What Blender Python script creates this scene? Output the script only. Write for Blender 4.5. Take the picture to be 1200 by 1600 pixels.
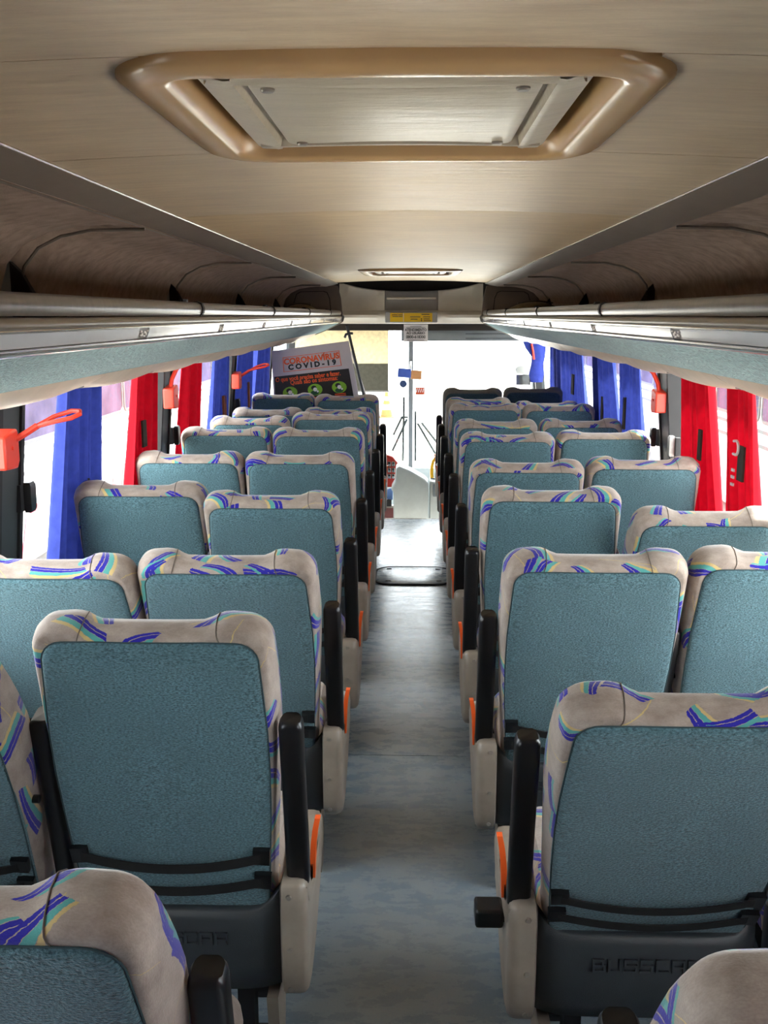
import bpy, math, random
from mathutils import Vector, Matrix, Euler

random.seed(7)
R = math.radians
PI = math.pi
scene = bpy.context.scene
for o in list(bpy.data.objects):
    bpy.data.objects.remove(o, do_unlink=True)
COL = scene.collection

# ------------------------------------------------------------------ camera
cam_d = bpy.data.cameras.new('camera')
cam = bpy.data.objects.new('camera', cam_d)
COL.objects.link(cam)
cam_d.sensor_fit = 'VERTICAL'
cam_d.sensor_height = 32.0
cam_d.lens = 32.0                      # 1600 px focal length on a 1600 px tall frame
cam_d.clip_start = 0.05
cam_d.clip_end = 300
cam.location = (0, 0, 1.6)
cam.rotation_euler = (R(90 - 10.896), 0, R(1.652))
scene.camera = cam

# ------------------------------------------------------------------ world, exposure
world = bpy.data.worlds.new('overcast_sky')
scene.world = world
world.use_nodes = True
wn = world.node_tree.nodes
wn['Background'].inputs['Color'].default_value = (0.93, 0.97, 1.0, 1)
wn['Background'].inputs['Strength'].default_value = 4.0
sun_d = bpy.data.lights.new('sun', 'SUN')
sun_d.energy = 16.0
sun_d.angle = R(3)
sun_d.color = (1.0, 0.95, 0.87)
sun = bpy.data.objects.new('sun', sun_d)
COL.objects.link(sun)
sun.rotation_euler = Vector((0.34, 0.34, 0.88)).to_track_quat('Z', 'Y').to_euler()
vs = scene.view_settings
vs.view_transform = 'Standard'
vs.look = 'None'
vs.gamma = 1.0
vs.use_curve_mapping = False
vs.exposure = 1.62
scene.cycles.max_bounces = 10
scene.cycles.diffuse_bounces = 6
scene.cycles.glossy_bounces = 4
scene.cycles.transparent_max_bounces = 16
scene.cycles.caustics_reflective = False
scene.cycles.caustics_refractive = False

# ------------------------------------------------------------------ material helpers
def lin(c):
    return tuple(((v / 255) / 12.92 if v / 255 <= 0.04045 else ((v / 255 + 0.055) / 1.055) ** 2.4) for v in c) + (1.0,)

def new_mat(name):
    m = bpy.data.materials.new(name)
    m.use_nodes = True
    nt = m.node_tree
    return m, nt, nt.nodes, nt.links, nt.nodes['Principled BSDF']

def mth(nt, op, a, b=None, c=None):
    n = nt.nodes.new('ShaderNodeMath')
    n.operation = op
    for i, v in enumerate((a, b, c)):
        if v is None:
            continue
        if isinstance(v, (int, float)):
            n.inputs[i].default_value = v
        else:
            nt.links.new(v, n.inputs[i])
    return n.outputs[0]

def mixc(nt, fac, a, b):
    n = nt.nodes.new('ShaderNodeMix')
    n.data_type = 'RGBA'
    for s, v in ((n.inputs[0], fac), (n.inputs[6], a), (n.inputs[7], b)):
        if isinstance(v, (int, float)):
            s.default_value = v
        elif isinstance(v, tuple):
            s.default_value = v
        else:
            nt.links.new(v, s)
    return n.outputs[2]

def coords(nt, kind='Object', scale=(1, 1, 1)):
    t = nt.nodes.new('ShaderNodeTexCoord')
    mp = nt.nodes.new('ShaderNodeMapping')
    mp.inputs['Scale'].default_value = scale
    nt.links.new(t.outputs[kind], mp.inputs['Vector'])
    return mp.outputs[0]

def noise(nt, vec, scale, detail=3, rough=0.55):
    n = nt.nodes.new('ShaderNodeTexNoise')
    n.inputs['Scale'].default_value = scale
    n.inputs['Detail'].default_value = detail
    n.inputs['Roughness'].default_value = rough
    nt.links.new(vec, n.inputs['Vector'])
    return n.outputs['Fac']

def ramp(nt, fac, lo, hi, a=0.0, b=1.0):
    n = nt.nodes.new('ShaderNodeMapRange')
    n.inputs['From Min'].default_value = lo
    n.inputs['From Max'].default_value = hi
    n.inputs['To Min'].default_value = a
    n.inputs['To Max'].default_value = b
    nt.links.new(fac, n.inputs['Value'])
    return n.outputs[0]

def bump(nt, height, strength, dist, bsdf):
    n = nt.nodes.new('ShaderNodeBump')
    n.inputs['Strength'].default_value = strength
    n.inputs['Distance'].default_value = dist
    nt.links.new(height, n.inputs['Height'])
    nt.links.new(n.outputs[0], bsdf.inputs['Normal'])

def plain(name, col, rough=0.5, metal=0.0, var=0.12, vscale=9.0, bmp=0.0, bscale=200.0, stretch=(1, 1, 1), spec=0.5, coat=0.0):
    """one colour with a little wear-like mottling"""
    m, nt, nd, lk, b = new_mat(name)
    b.inputs['Roughness'].default_value = rough
    b.inputs['Metallic'].default_value = metal
    b.inputs['Specular IOR Level'].default_value = spec
    b.inputs['Coat Weight'].default_value = coat
    c = lin(col)
    vec = coords(nt, 'Object', stretch)
    f = noise(nt, vec, vscale, 4, 0.6)
    dark = tuple(v * (1 - var) for v in c[:3]) + (1,)
    lite = tuple(min(1, v * (1 + var)) for v in c[:3]) + (1,)
    lk.new(mixc(nt, ramp(nt, f, 0.3, 0.7), dark, lite), b.inputs['Base Color'])
    if bmp:
        bump(nt, noise(nt, vec, bscale, 2), bmp, 0.002, b)
    return m

M = {}
def build_teal(name, col, fs=190, bd=0.004):
    m, nt, nd, lk, b = new_mat(name)
    vec = coords(nt, 'Object')
    inf = nd.new('ShaderNodeObjectInfo')
    off = nd.new('ShaderNodeVectorMath'); off.operation = 'ADD'
    lk.new(vec, off.inputs[0])
    cmb = nd.new('ShaderNodeCombineXYZ')
    lk.new(mth(nt, 'MULTIPLY', inf.outputs['Random'], 13.0), cmb.inputs[0])
    lk.new(cmb.outputs[0], off.inputs[1])
    v = off.outputs[0]
    big = noise(nt, v, 5, 4, 0.6)
    st = nd.new('ShaderNodeMapping'); st.inputs['Scale'].default_value = (1, 1, 1.9)
    lk.new(v, st.inputs['Vector'])
    fine = noise(nt, st.outputs[0], fs, 2, 0.6)
    c = lin(col)
    lo = tuple(x * 0.38 for x in c[:3]) + (1,)
    hi = tuple(min(1, x * 1.75) for x in c[:3]) + (1,)
    base = mixc(nt, ramp(nt, fine, 0.3, 0.7), lo, hi)
    warm = mixc(nt, ramp(nt, big, 0.35, 0.75), base, mixc(nt, 0.75, base, tuple(x * 0.80 for x in c[:3]) + (1,)))
    lk.new(warm, b.inputs['Base Color'])
    b.inputs['Roughness'].default_value = 0.95
    b.inputs['Sheen Weight'].default_value = 0.25
    b.inputs['Sheen Roughness'].default_value = 0.5
    b.inputs['Specular IOR Level'].default_value = 0.15
    bump(nt, fine, 0.9, bd, b)
    return m
M['teal'] = build_teal('teal_woven_fabric', (82, 114, 122))
M['teal_rack'] = build_teal('teal_rack_carpet', (92, 126, 130), 95, 0.008)
M['dark_teal'] = build_teal('dark_teal_fabric', (52, 72, 80))

def build_velour(name):
    m, nt, nd, lk, b = new_mat(name)
    uv = nd.new('ShaderNodeUVMap'); uv.uv_map = 'UVMap'
    inf = nd.new('ShaderNodeObjectInfo')
    cmb = nd.new('ShaderNodeCombineXYZ')
    lk.new(mth(nt, 'MULTIPLY', inf.outputs['Random'], 31.0), cmb.inputs[0])
    lk.new(mth(nt, 'MULTIPLY', inf.outputs['Random'], 17.0), cmb.inputs[1])
    add = nd.new('ShaderNodeVectorMath'); add.operation = 'ADD'
    lk.new(uv.outputs[0], add.inputs[0]); lk.new(cmb.outputs[0], add.inputs[1])
    v = add.outputs[0]
    fine = noise(nt, v, 260, 2)
    mid = noise(nt, v, 14, 4, 0.65)
    g0, g1 = lin((142, 127, 117)), lin((184, 170, 158))
    col = mixc(nt, ramp(nt, mid, 0.3, 0.7), g0, g1)
    col = mixc(nt, ramp(nt, fine, 0.35, 0.65, 0, 0.22), col, lin((120, 108, 100)))
    brush = mth(nt, 'MULTIPLY', mth(nt, 'SUBTRACT', noise(nt, v, 90, 3, 0.7), 0.5), 0.007)
    def strokes(col, scale, seed, bands, on, ln, curv):
        sh = nd.new('ShaderNodeVectorMath'); sh.operation = 'ADD'
        lk.new(v, sh.inputs[0]); sh.inputs[1].default_value = (seed, seed * 1.7, 0)
        vo = nd.new('ShaderNodeTexVoronoi'); vo.voronoi_dimensions = '2D'
        vo.inputs['Scale'].default_value = scale
        vo.inputs['Randomness'].default_value = 0.8
        lk.new(sh.outputs[0], vo.inputs['Vector'])
        sub = nd.new('ShaderNodeVectorMath'); sub.operation = 'SUBTRACT'
        lk.new(sh.outputs[0], sub.inputs[0]); lk.new(vo.outputs['Position'], sub.inputs[1])
        sc_ = nd.new('ShaderNodeSeparateColor'); lk.new(vo.outputs['Color'], sc_.inputs[0])
        rot = nd.new('ShaderNodeVectorRotate'); rot.rotation_type = 'Z_AXIS'
        lk.new(sub.outputs[0], rot.inputs['Vector'])
        lk.new(mth(nt, 'MULTIPLY', sc_.outputs[0], 6.28), rot.inputs['Angle'])
        sx = nd.new('ShaderNodeSeparateXYZ'); lk.new(rot.outputs[0], sx.inputs[0])
        u, w = sx.outputs[0], sx.outputs[1]
        bend = mth(nt, 'MULTIPLY', mth(nt, 'MULTIPLY', w, w), mth(nt, 'MULTIPLY', mth(nt, 'SUBTRACT', sc_.outputs[2], 0.5), curv))
        # the strokes fan out towards one end
        fan = mth(nt, 'ADD', mth(nt, 'MULTIPLY', w, 4.5), 1.0)
        uu = mth(nt, 'DIVIDE', mth(nt, 'ADD', mth(nt, 'ADD', u, bend), brush), mth(nt, 'MAXIMUM', fan, 0.35))
        live = mth(nt, 'MULTIPLY', mth(nt, 'LESS_THAN', sc_.outputs[1], on),
                   mth(nt, 'LESS_THAN', mth(nt, 'ABSOLUTE', mth(nt, 'ADD', w, mth(nt, 'MULTIPLY', brush, 1.5))), ln))
        for mid_, half, c in bands:
            f = mth(nt, 'MULTIPLY', mth(nt, 'COMPARE', uu, mid_, half), live)
            col = mixc(nt, f, col, c)
        return col
    blue, tl, och = lin((40, 36, 150)), lin((84, 158, 152)), lin((196, 172, 118))
    col = strokes(col, 4.5, 3.3, [(0.0, 0.0012, och)], 0.8, 0.12, 14.0)
    col = strokes(col, 7.5, 0.0, [(0.012, 0.0065, tl), (0.0235, 0.004, och), (-0.012, 0.0045, blue), (-0.0005, 0.005, blue)], 0.55, 0.080, 10.0)
    col = strokes(col, 10.0, 8.1, [(0.0, 0.0055, blue), (0.0115, 0.0042, blue), (-0.011, 0.004, tl)], 0.42, 0.050, 14.0)
    lk.new(col, b.inputs['Base Color'])
    b.inputs['Roughness'].default_value = 0.85
    b.inputs['Sheen Weight'].default_value = 0.5
    b.inputs['Sheen Roughness'].default_value = 0.4
    b.inputs['Specular IOR Level'].default_value = 0.2
    bump(nt, fine, 0.35, 0.002, b)
    return m
M['velour'] = build_velour('patterned_velour')
M['velour_plain'] = plain('grey_brown_velour', (96, 92, 86), 0.9, var=0.2, vscale=14)
M['black'] = plain('black_plastic', (17, 17, 19), 0.32, var=0.2)
M['black_matte'] = plain('black_webbing', (17, 17, 18), 0.8, var=0.25, vscale=60)
M['shell'] = plain('charcoal_plastic', (54, 58, 61), 0.42, var=0.12, vscale=7, bmp=0.25, bscale=500)
M['beige'] = plain('beige_scuffed_plastic', (144, 132, 119), 0.36, var=0.14, vscale=14)
M['screw'] = plain('dull_screw_metal', (150, 142, 132), 0.4, metal=0.4)
M['orange'] = plain('orange_plastic', (246, 98, 34), 0.38, var=0.06)
M['red_plastic'] = plain('red_plastic', (222, 62, 42), 0.38, var=0.08)
M['steel'] = plain('dark_seat_frame', (38, 38, 40), 0.5, metal=0.3)
M['seam'] = plain('seam_thread', (104, 94, 86), 0.9)
M['seam_teal'] = plain('teal_seam_thread', (52, 74, 78), 0.9)

def build_floor():
    m, nt, nd, lk, b = new_mat('blue_grey_vinyl')
    v = coords(nt, 'Object')
    big = noise(nt, v, 1.6, 5, 0.62)
    st = nd.new('ShaderNodeMapping'); st.inputs['Scale'].default_value = (1.0, 2.2, 1)
    lk.new(v, st.inputs['Vector'])
    sm = noise(nt, st.outputs[0], 9, 6, 0.7)
    sp = noise(nt, v, 160, 2)
    c = mixc(nt, ramp(nt, big, 0.35, 0.68), lin((128, 148, 164)), lin((160, 170, 176)))
    c = mixc(nt, ramp(nt, sm, 0.42, 0.78, 0, 0.4), c, lin((176, 176, 168)))
    c = mixc(nt, ramp(nt, sp, 0.55, 0.75, 0, 0.25), c, lin((96, 106, 118)))
    lk.new(c, b.inputs['Base Color'])
    lk.new(ramp(nt, sm, 0.3, 0.8, 0.20, 0.40), b.inputs['Roughness'])
    bump(nt, sm, 0.08, 0.003, b)
    return m
M['floor'] = build_floor()

def build_ceiling(name, a, b_, rough=0.42):
    m, nt, nd, lk, b = new_mat(name)
    v = coords(nt, 'Object', (1.2, 7, 1))
    st = noise(nt, v, 5, 6, 0.7)
    v2 = coords(nt, 'Object')
    big = noise(nt, v2, 1.3, 4, 0.6)
    c = mixc(nt, ramp(nt, st, 0.32, 0.7), lin(a), lin(b_))
    c = mixc(nt, ramp(nt, big, 0.42, 0.75, 0, 0.5), c, tuple(x * 0.8 for x in lin(a)[:3]) + (1,))
    lk.new(c, b.inputs['Base Color'])
    lk.new(ramp(nt, st, 0.3, 0.7, rough - 0.07, rough + 0.08), b.inputs['Roughness'])
    bump(nt, st, 0.4, 0.008, b)
    return m
M['ceiling'] = build_ceiling('beige_ceiling_laminate', (196, 172, 142), (224, 204, 174))
M['ceiling_far'] = build_ceiling('tan_ceiling_laminate', (200, 170, 128), (224, 200, 160), 0.5)
M['hatch'] = plain('golden_tan_plastic', (188, 152, 106), 0.25, var=0.06, vscale=5)
M['hatch_lid'] = build_ceiling('hatch_lid_laminate', (176, 164, 142), (204, 194, 172), 0.36)
M['hatch_glass'] = plain('blue_hatch_dome', (74, 86, 128), 0.3)
M['lining'] = plain('brown_bin_carpet', (150, 130, 116), 0.95, var=0.25, vscale=22, bmp=0.7, bscale=260)
M['trim_grey'] = plain('grey_brown_trim', (122, 112, 102), 0.4, var=0.08)
M['alu'] = plain('brushed_aluminium', (206, 202, 194), 0.24, metal=0.85, var=0.06)
M['rail'] = plain('worn_grey_rail', (98, 91, 84), 0.3, metal=0.35, var=0.16, vscale=10, stretch=(1, 5, 1))
M['tube'] = plain('taupe_rail_plastic', (100, 90, 77), 0.34, var=0.08)
M['lens'] = plain('pale_light_lens', (178, 180, 186), 0.16, var=0.07, vscale=6, stretch=(1, 0.6, 1), coat=0.3)
M['ticket'] = plain('grey_number_plate', (112, 110, 108), 0.5)
M['duct'] = plain('cream_duct_plastic', (196, 178, 158), 0.42, var=0.1)
M['cream'] = plain('cream_moulded_plastic', (228, 220, 202), 0.38, var=0.05)
M['grey_panel'] = plain('grey_moulded_plastic', (158, 156, 150), 0.4, var=0.05)
M['dark_gap'] = plain('dark_brown_gap', (34, 28, 24), 0.85)
M['end_panel'] = plain('taupe_end_panel', (112, 100, 90), 0.7, var=0.08)
M['wall'] = plain('grey_wall_laminate', (126, 128, 126), 0.5, var=0.08)
M['pillar'] = plain('dark_grey_pillar', (52, 58, 60), 0.45, var=0.1)
M['rubber'] = plain('black_rubber', (22, 22, 23), 0.6)
M['white'] = plain('white_print', (226, 222, 220), 0.55, var=0.03)
M['board'] = plain('lilac_white_board', (200, 190, 192), 0.5, var=0.04)
M['poster_black'] = plain('black_poster_print', (26, 23, 22), 0.3, var=0.1)
M['poster_orange'] = plain('orange_print', (236, 92, 34), 0.5)
M['poster_green'] = plain('green_print', (128, 178, 40), 0.5)
M['poster_dkgreen'] = plain('dark_green_print', (28, 78, 44), 0.5)
M['ink'] = plain('black_ink', (20, 20, 22), 0.6)
M['ink_grey'] = plain('grey_ink', (70, 70, 70), 0.6)
M['yellow'] = plain('yellow_sticker', (236, 192, 28), 0.4, var=0.04)
M['yellow_plastic'] = plain('yellow_plastic', (244, 182, 20), 0.35)
M['visor'] = plain('grey_visor', (120, 126, 130), 0.6, var=0.06)
M['dash_red'] = plain('red_instrument_board', (176, 48, 36), 0.4)
M['dash_wine'] = plain('wine_red_panel', (112, 44, 44), 0.45)
M['dash_blue'] = plain('blue_rag', (96, 126, 176), 0.7)
M['console'] = plain('pale_grey_console', (188, 196, 194), 0.4, var=0.08)
M['chrome'] = plain('chrome', (220, 220, 220), 0.12, metal=1.0)
M['mirror_blue'] = plain('blue_mirror_back', (66, 92, 176), 0.4)
M['mirror_tan'] = plain('painted_tan_reflection', (196, 140, 92), 0.3)  # reflection in the inner mirror, painted as a flat tan
M['sticker_orange'] = plain('orange_square_sticker', (196, 74, 34), 0.5)
M['sticker_blue'] = plain('blue_round_sticker', (40, 62, 104), 0.5)
M['bus_white'] = plain('white_bus_paint', (206, 206, 206), 0.35, var=0.04)
M['bus_pink'] = plain('pinkish_bus_paint', (204, 178, 178), 0.4, var=0.04)
M['bus_glass'] = plain('tinted_bus_glass', (74, 66, 80), 0.8, var=0.35, vscale=1.4, spec=0.0)
M['bus_red'] = plain('red_bus_graphic', (196, 30, 40), 0.4)
M['rubber_out'] = plain('grey_window_rubber', (70, 68, 66), 0.7)
M['asphalt'] = plain('pale_concrete', (186, 182, 174), 0.9, var=0.1, vscale=2)
M['cone_orange'] = plain('orange_cone_rubber', (200, 84, 30), 0.6)
M['car_paint'] = plain('grey_blue_car_paint', (70, 84, 96), 0.3)
M['hat_mat'] = plain('olive_bag_fabric', (126, 108, 76), 0.85, var=0.2, vscale=30)

def build_glass(name, tint, refl=0.08):
    m, nt, nd, lk, b = new_mat(name)
    nd.remove(b)
    tr = nd.new('ShaderNodeBsdfTransparent'); tr.inputs[0].default_value = tint
    gl = nd.new('ShaderNodeBsdfGlossy'); gl.inputs['Roughness'].default_value = 0.03
    mx = nd.new('ShaderNodeMixShader')
    lw = nd.new('ShaderNodeLayerWeight'); lw.inputs['Blend'].default_value = 0.5
    f5 = mth(nt, 'POWER', lw.outputs['Facing'], 5.0)
    lk.new(mth(nt, 'ADD', mth(nt, 'MULTIPLY', f5, 0.35), 0.02), mx.inputs[0])
    lk.new(tr.outputs[0], mx.inputs[1]); lk.new(gl.outputs[0], mx.inputs[2])
    lk.new(mx.outputs[0], nd['Material Output'].inputs[0])
    return m
M['glass'] = build_glass('side_window_glass', (0.90, 0.92, 0.93, 1))
M['wind_glass'] = build_glass('windscreen_glass', (0.94, 0.96, 0.96, 1))

def build_cloth(name, col, trans=0.45):
    m, nt, nd, lk, b = new_mat(name)
    v = coords(nt, 'Object')
    f = noise(nt, v, 30, 3)
    c = lin(col)
    cc = mixc(nt, ramp(nt, f, 0.3, 0.7), tuple(x * 0.85 for x in c[:3]) + (1,), tuple(min(1, x * 1.1) for x in c[:3]) + (1,))
    lk.new(cc, b.inputs['Base Color'])
    b.inputs['Roughness'].default_value = 0.9
    b.inputs['Specular IOR Level'].default_value = 0.15
    tl = nd.new('ShaderNodeBsdfTranslucent'); lk.new(cc, tl.inputs[0])
    mx = nd.new('ShaderNodeMixShader'); mx.inputs[0].default_value = trans
    lk.new(b.outputs[0], mx.inputs[1]); lk.new(tl.outputs[0], mx.inputs[2])
    lk.new(mx.outputs[0], nd['Material Output'].inputs[0])
    return m
M['cur_blue'] = build_cloth('blue_curtain_cloth', (48, 60, 136), 0.14)
M['cur_red'] = build_cloth('red_curtain_cloth', (156, 6, 24), 0.14)
M['blind_cream'] = build_cloth('cream_blind_cloth', (226, 218, 194), 0.62)
M['blind_grey'] = build_cloth('grey_mesh_blind', (120, 118, 104), 0.25)
M['velcro'] = plain('dark_velcro_patch', (48, 40, 34), 0.95)
M['velcro_rust'] = plain('rust_velcro_patch', (134, 74, 44), 0.95)

# ------------------------------------------------------------------ mesh helpers
class MB:
    def __init__(s):
        s.v, s.f, s.uv = [], [], {}
    def box(s, c, d, rot=None):
        i = len(s.v)
        for dx in (-.5, .5):
            for dy in (-.5, .5):
                for dz in (-.5, .5):
                    p = Vector((dx * d[0], dy * d[1], dz * d[2]))
                    if rot is not None:
                        p = rot @ p
                    s.v.append((p.x + c[0], p.y + c[1], p.z + c[2]))
        for q in ((0, 1, 3, 2), (4, 6, 7, 5), (0, 4, 5, 1), (2, 3, 7, 6), (0, 2, 6, 4), (1, 5, 7, 3)):
            s.f.append(tuple(i + k for k in q))
        return s
    def tube(s, pts, r, n=8, cap=True):
        pts = [Vector(p) for p in pts]
        i0 = len(s.v)
        rr = r if isinstance(r, (list, tuple)) else [r] * len(pts)
        prev = None
        for k, p in enumerate(pts):
            t = (pts[min(k + 1, len(pts) - 1)] - pts[max(k - 1, 0)]).normalized()
            a = prev - t * prev.dot(t) if prev is not None else (Vector((0, 0, 1)) if abs(t.z) < .9 else Vector((1, 0, 0))).cross(t)
            a.normalize(); prev = a
            b = t.cross(a)
            for j in range(n):
                q = p + (a * math.cos(2 * PI * j / n) + b * math.sin(2 * PI * j / n)) * rr[k]
                s.v.append(tuple(q))
        for k in range(len(pts) - 1):
            for j in range(n):
                a0 = i0 + k * n + j; a1 = i0 + k * n + (j + 1) % n
                s.f.append((a0, a1, a1 + n, a0 + n))
        if cap:
            s.f.append(tuple(i0 + j for j in reversed(range(n))))
            s.f.append(tuple(i0 + (len(pts) - 1) * n + j for j in range(n)))
        return s
    def prism(s, prof, a0, a1, axis='y'):
        """extrude a closed profile; axis y: (x,z), axis x: (y,z), axis z: (x,y)"""
        i = len(s.v); n = len(prof)
        for a in (a0, a1):
            for p in prof:
                s.v.append((p[0], a, p[1]) if axis == 'y' else ((a, p[0], p[1]) if axis == 'x' else (p[0], p[1], a)))
        for k in range(n):
            s.f.append((i + k, i + (k + 1) % n, i + n + (k + 1) % n, i + n + k))
        s.f.append(tuple(i + k for k in reversed(range(n))))
        s.f.append(tuple(i + n + k for k in range(n)))
        return s
    def strip(s, line, thick, a0, a1, axis='y', seg=1):
        """open polyline thickened and extruded"""
        pts = [Vector((p[0], p[1])) for p in line]
        off = []
        for k, p in enumerate(pts):
            t = (pts[min(k + 1, len(pts) - 1)] - pts[max(k - 1, 0)]).normalized()
            off.append(p + Vector((-t.y, t.x)) * thick)
        prof = [tuple(p) for p in pts] + [tuple(p) for p in reversed(off)]
        return s.prism(prof, a0, a1, axis)
    def rings(s, rings, cap0=True, cap1=True):
        i0 = len(s.v); n = len(rings[0])
        for r in rings:
            s.v.extend([tuple(p) for p in r])
        for k in range(len(rings) - 1):
            for j in range(n):
                a = i0 + k * n + j; b = i0 + k * n + (j + 1) % n
                s.f.append((a, b, b + n, a + n))
        if cap0:
            s.f.append(tuple(i0 + j for j in reversed(range(n))))
        if cap1:
            s.f.append(tuple(i0 + (len(rings) - 1) * n + j for j in range(n)))
        return s
    def mesh(s, name, mat, smooth=True, angle=40):
        me = bpy.data.meshes.new(name)
        me.from_pydata(s.v, [], s.f)
        me.materials.append(M[mat])
        fix_normals(me)
        if s.uv:
            pass
        if smooth:
            me.shade_smooth()
            try:
                me.set_sharp_from_angle(angle=R(angle))
            except Exception:
                pass
        return me

import bmesh
def fix_normals(me):
    bm = bmesh.new(); bm.from_mesh(me)
    bmesh.ops.recalc_face_normals(bm, faces=bm.faces)
    bm.to_mesh(me); bm.free()

def obj(name, me, parent=None, loc=(0, 0, 0), rot=(0, 0, 0), label=None, cat=None, group=None, kind=None, bevel=0):
    o = bpy.data.objects.new(name, me)
    COL.objects.link(o)
    o.location = loc
    o.rotation_euler = rot
    if parent is not None:
        o.parent = parent
    if label: o['label'] = label
    if cat: o['category'] = cat
    if group: o['group'] = group
    if kind: o['kind'] = kind
    if bevel:
        md = o.modifiers.new('bevel', 'BEVEL'); md.width = bevel; md.segments = 2; md.limit_method = 'ANGLE'
    return o

def empty(name, loc, label, cat, group=None, rot=(0, 0, 0)):
    o = obj(name, None, None, loc, rot, label, cat, group)
    o.empty_display_size = 0.1
    return o

def rrect(x0, x1, z0, z1, r, n=6):
    """rounded rectangle outline, counter-clockwise"""
    out = []
    for cx, cz, a in ((x1 - r, z0 + r, -90), (x1 - r, z1 - r, 0), (x0 + r, z1 - r, 90), (x0 + r, z0 + r, 180)):
        for k in range(n + 1):
            t = R(a + 90 * k / n)
            out.append((cx + r * math.cos(t), cz + r * math.sin(t)))
    return out

def inset(poly, d):
    n = len(poly); out = []
    for k in range(n):
        a = Vector(poly[k - 1]); b = Vector(poly[k]); c = Vector(poly[(k + 1) % n])
        t1 = (b - a).normalized() if (b - a).length > 1e-9 else Vector((0, 0))
        t2 = (c - b).normalized() if (c - b).length > 1e-9 else Vector((0, 0))
        t = (t1 + t2)
        t = t.normalized() if t.length > 1e-6 else t2
        nrm = Vector((-t.y, t.x))            # inward for ccw
        q = b + nrm * d
        out.append((q.x, q.y))
    return out

def scale_poly(poly, c, s):
    return [(c[0] + (p[0] - c[0]) * s, c[1] + (p[1] - c[1]) * s) for p in poly]

def text_geo(txt, size, align='CENTER', extrude=0.0, bold=0.0):
    cu = bpy.data.curves.new('lettering', 'FONT')
    cu.body = txt; cu.size = size; cu.align_x = align; cu.align_y = 'CENTER'
    cu.extrude = extrude; cu.offset = bold; cu.resolution_u = 3
    o = bpy.data.objects.new('lettering', cu)
    COL.objects.link(o)
    dg = bpy.context.evaluated_depsgraph_get()
    me = bpy.data.meshes.new_from_object(o.evaluated_get(dg))
    v = [tuple(p.co) for p in me.vertices]
    f = [tuple(p.vertices) for p in me.polygons]
    bpy.data.objects.remove(o); bpy.data.curves.remove(cu); bpy.data.meshes.remove(me)
    return v, f

def text_mesh(txt, size, mat, mapf, **kw):
    v, f = text_geo(txt, size, **kw)
    mb = MB(); mb.v = [mapf(p) for p in v]; mb.f = f
    me = bpy.data.meshes.new('lettering'); me.from_pydata(mb.v, [], mb.f); me.materials.append(M[mat])
    return me

# ================================================================== STRUCTURE
Y0, YF, YW = -1.3, 8.05, 10.1            # rear wall, end of saloon floor, windscreen
XW = lambda z: 1.205 - 0.085 * (z - 0.78)  # inner wall line leans in towards the roof
CX = -0.025                                # centre line of the ceiling
CL, CR = -0.645, 0.595                     # ceiling edges

def struct(name, me, parent=None, **k):
    return obj(name, me, parent, kind='structure', **k)

# ground outside
struct('ground', MB().box((0, 10, -1.25), (60, 70, 0.1)).mesh('ground', 'asphalt'))

# saloon floor, made of vinyl sheets with thin joints
fl = struct('floor', MB().box((0, (Y0 + YF) / 2, -0.06), (2.5, YF - Y0, 0.1)).mesh('floor', 'rubber'))
joints = [Y0, 1.15, 3.55, YF - 0.02]
for a, b in zip(joints[:-1], joints[1:]):
    obj('vinyl_sheet', MB().box((0, (a + b) / 2, -0.005), (2.5, b - a - 0.004, 0.01)).mesh('vinyl_sheet', 'floor'), fl)
obj('step_edge', MB().box((0, YF - 0.012, -0.006), (2.5, 0.024, 0.016)).mesh('step_edge', 'alu'), fl, bevel=0.003)
cf = struct('cab_floor', MB().box((0, 9.2, -0.45), (2.5, 2.4, 0.1)).mesh('cab_floor', 'floor'))
# inspection lid let into the aisle
hp = rrect(-0.235, 0.245, 5.98, 6.42, 0.12, 8)
lid = obj('floor_hatch', MB().rings([[(p[0], p[1], 0.0) for p in inset(hp, 0.012)], [(p[0], p[1], 0.006) for p in inset(hp, 0.012)],
          [(p[0], p[1], 0.008) for p in inset(hp, 0.02)]]).mesh('floor_hatch', 'floor'), None,
          label='rounded inspection lid let into the aisle floor', cat='floor hatch')
rim = MB(); n = len(hp)
rim.rings([[(p[0], p[1], z) for p in inset(hp, d)] for d, z in ((-0.004, 0.0), (-0.003, 0.008), (0.007, 0.009), (0.010, 0.001))], False, False)
obj('rubber_rim', rim.mesh('rubber_rim', 'rubber'), lid)
for sx in (-0.15, 0.16):
    for sy in (6.05, 6.35):
        obj('lid_slot', MB().box((sx, sy, 0.009), (0.03, 0.012, 0.004)).mesh('lid_slot', 'rubber'), lid)

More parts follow.
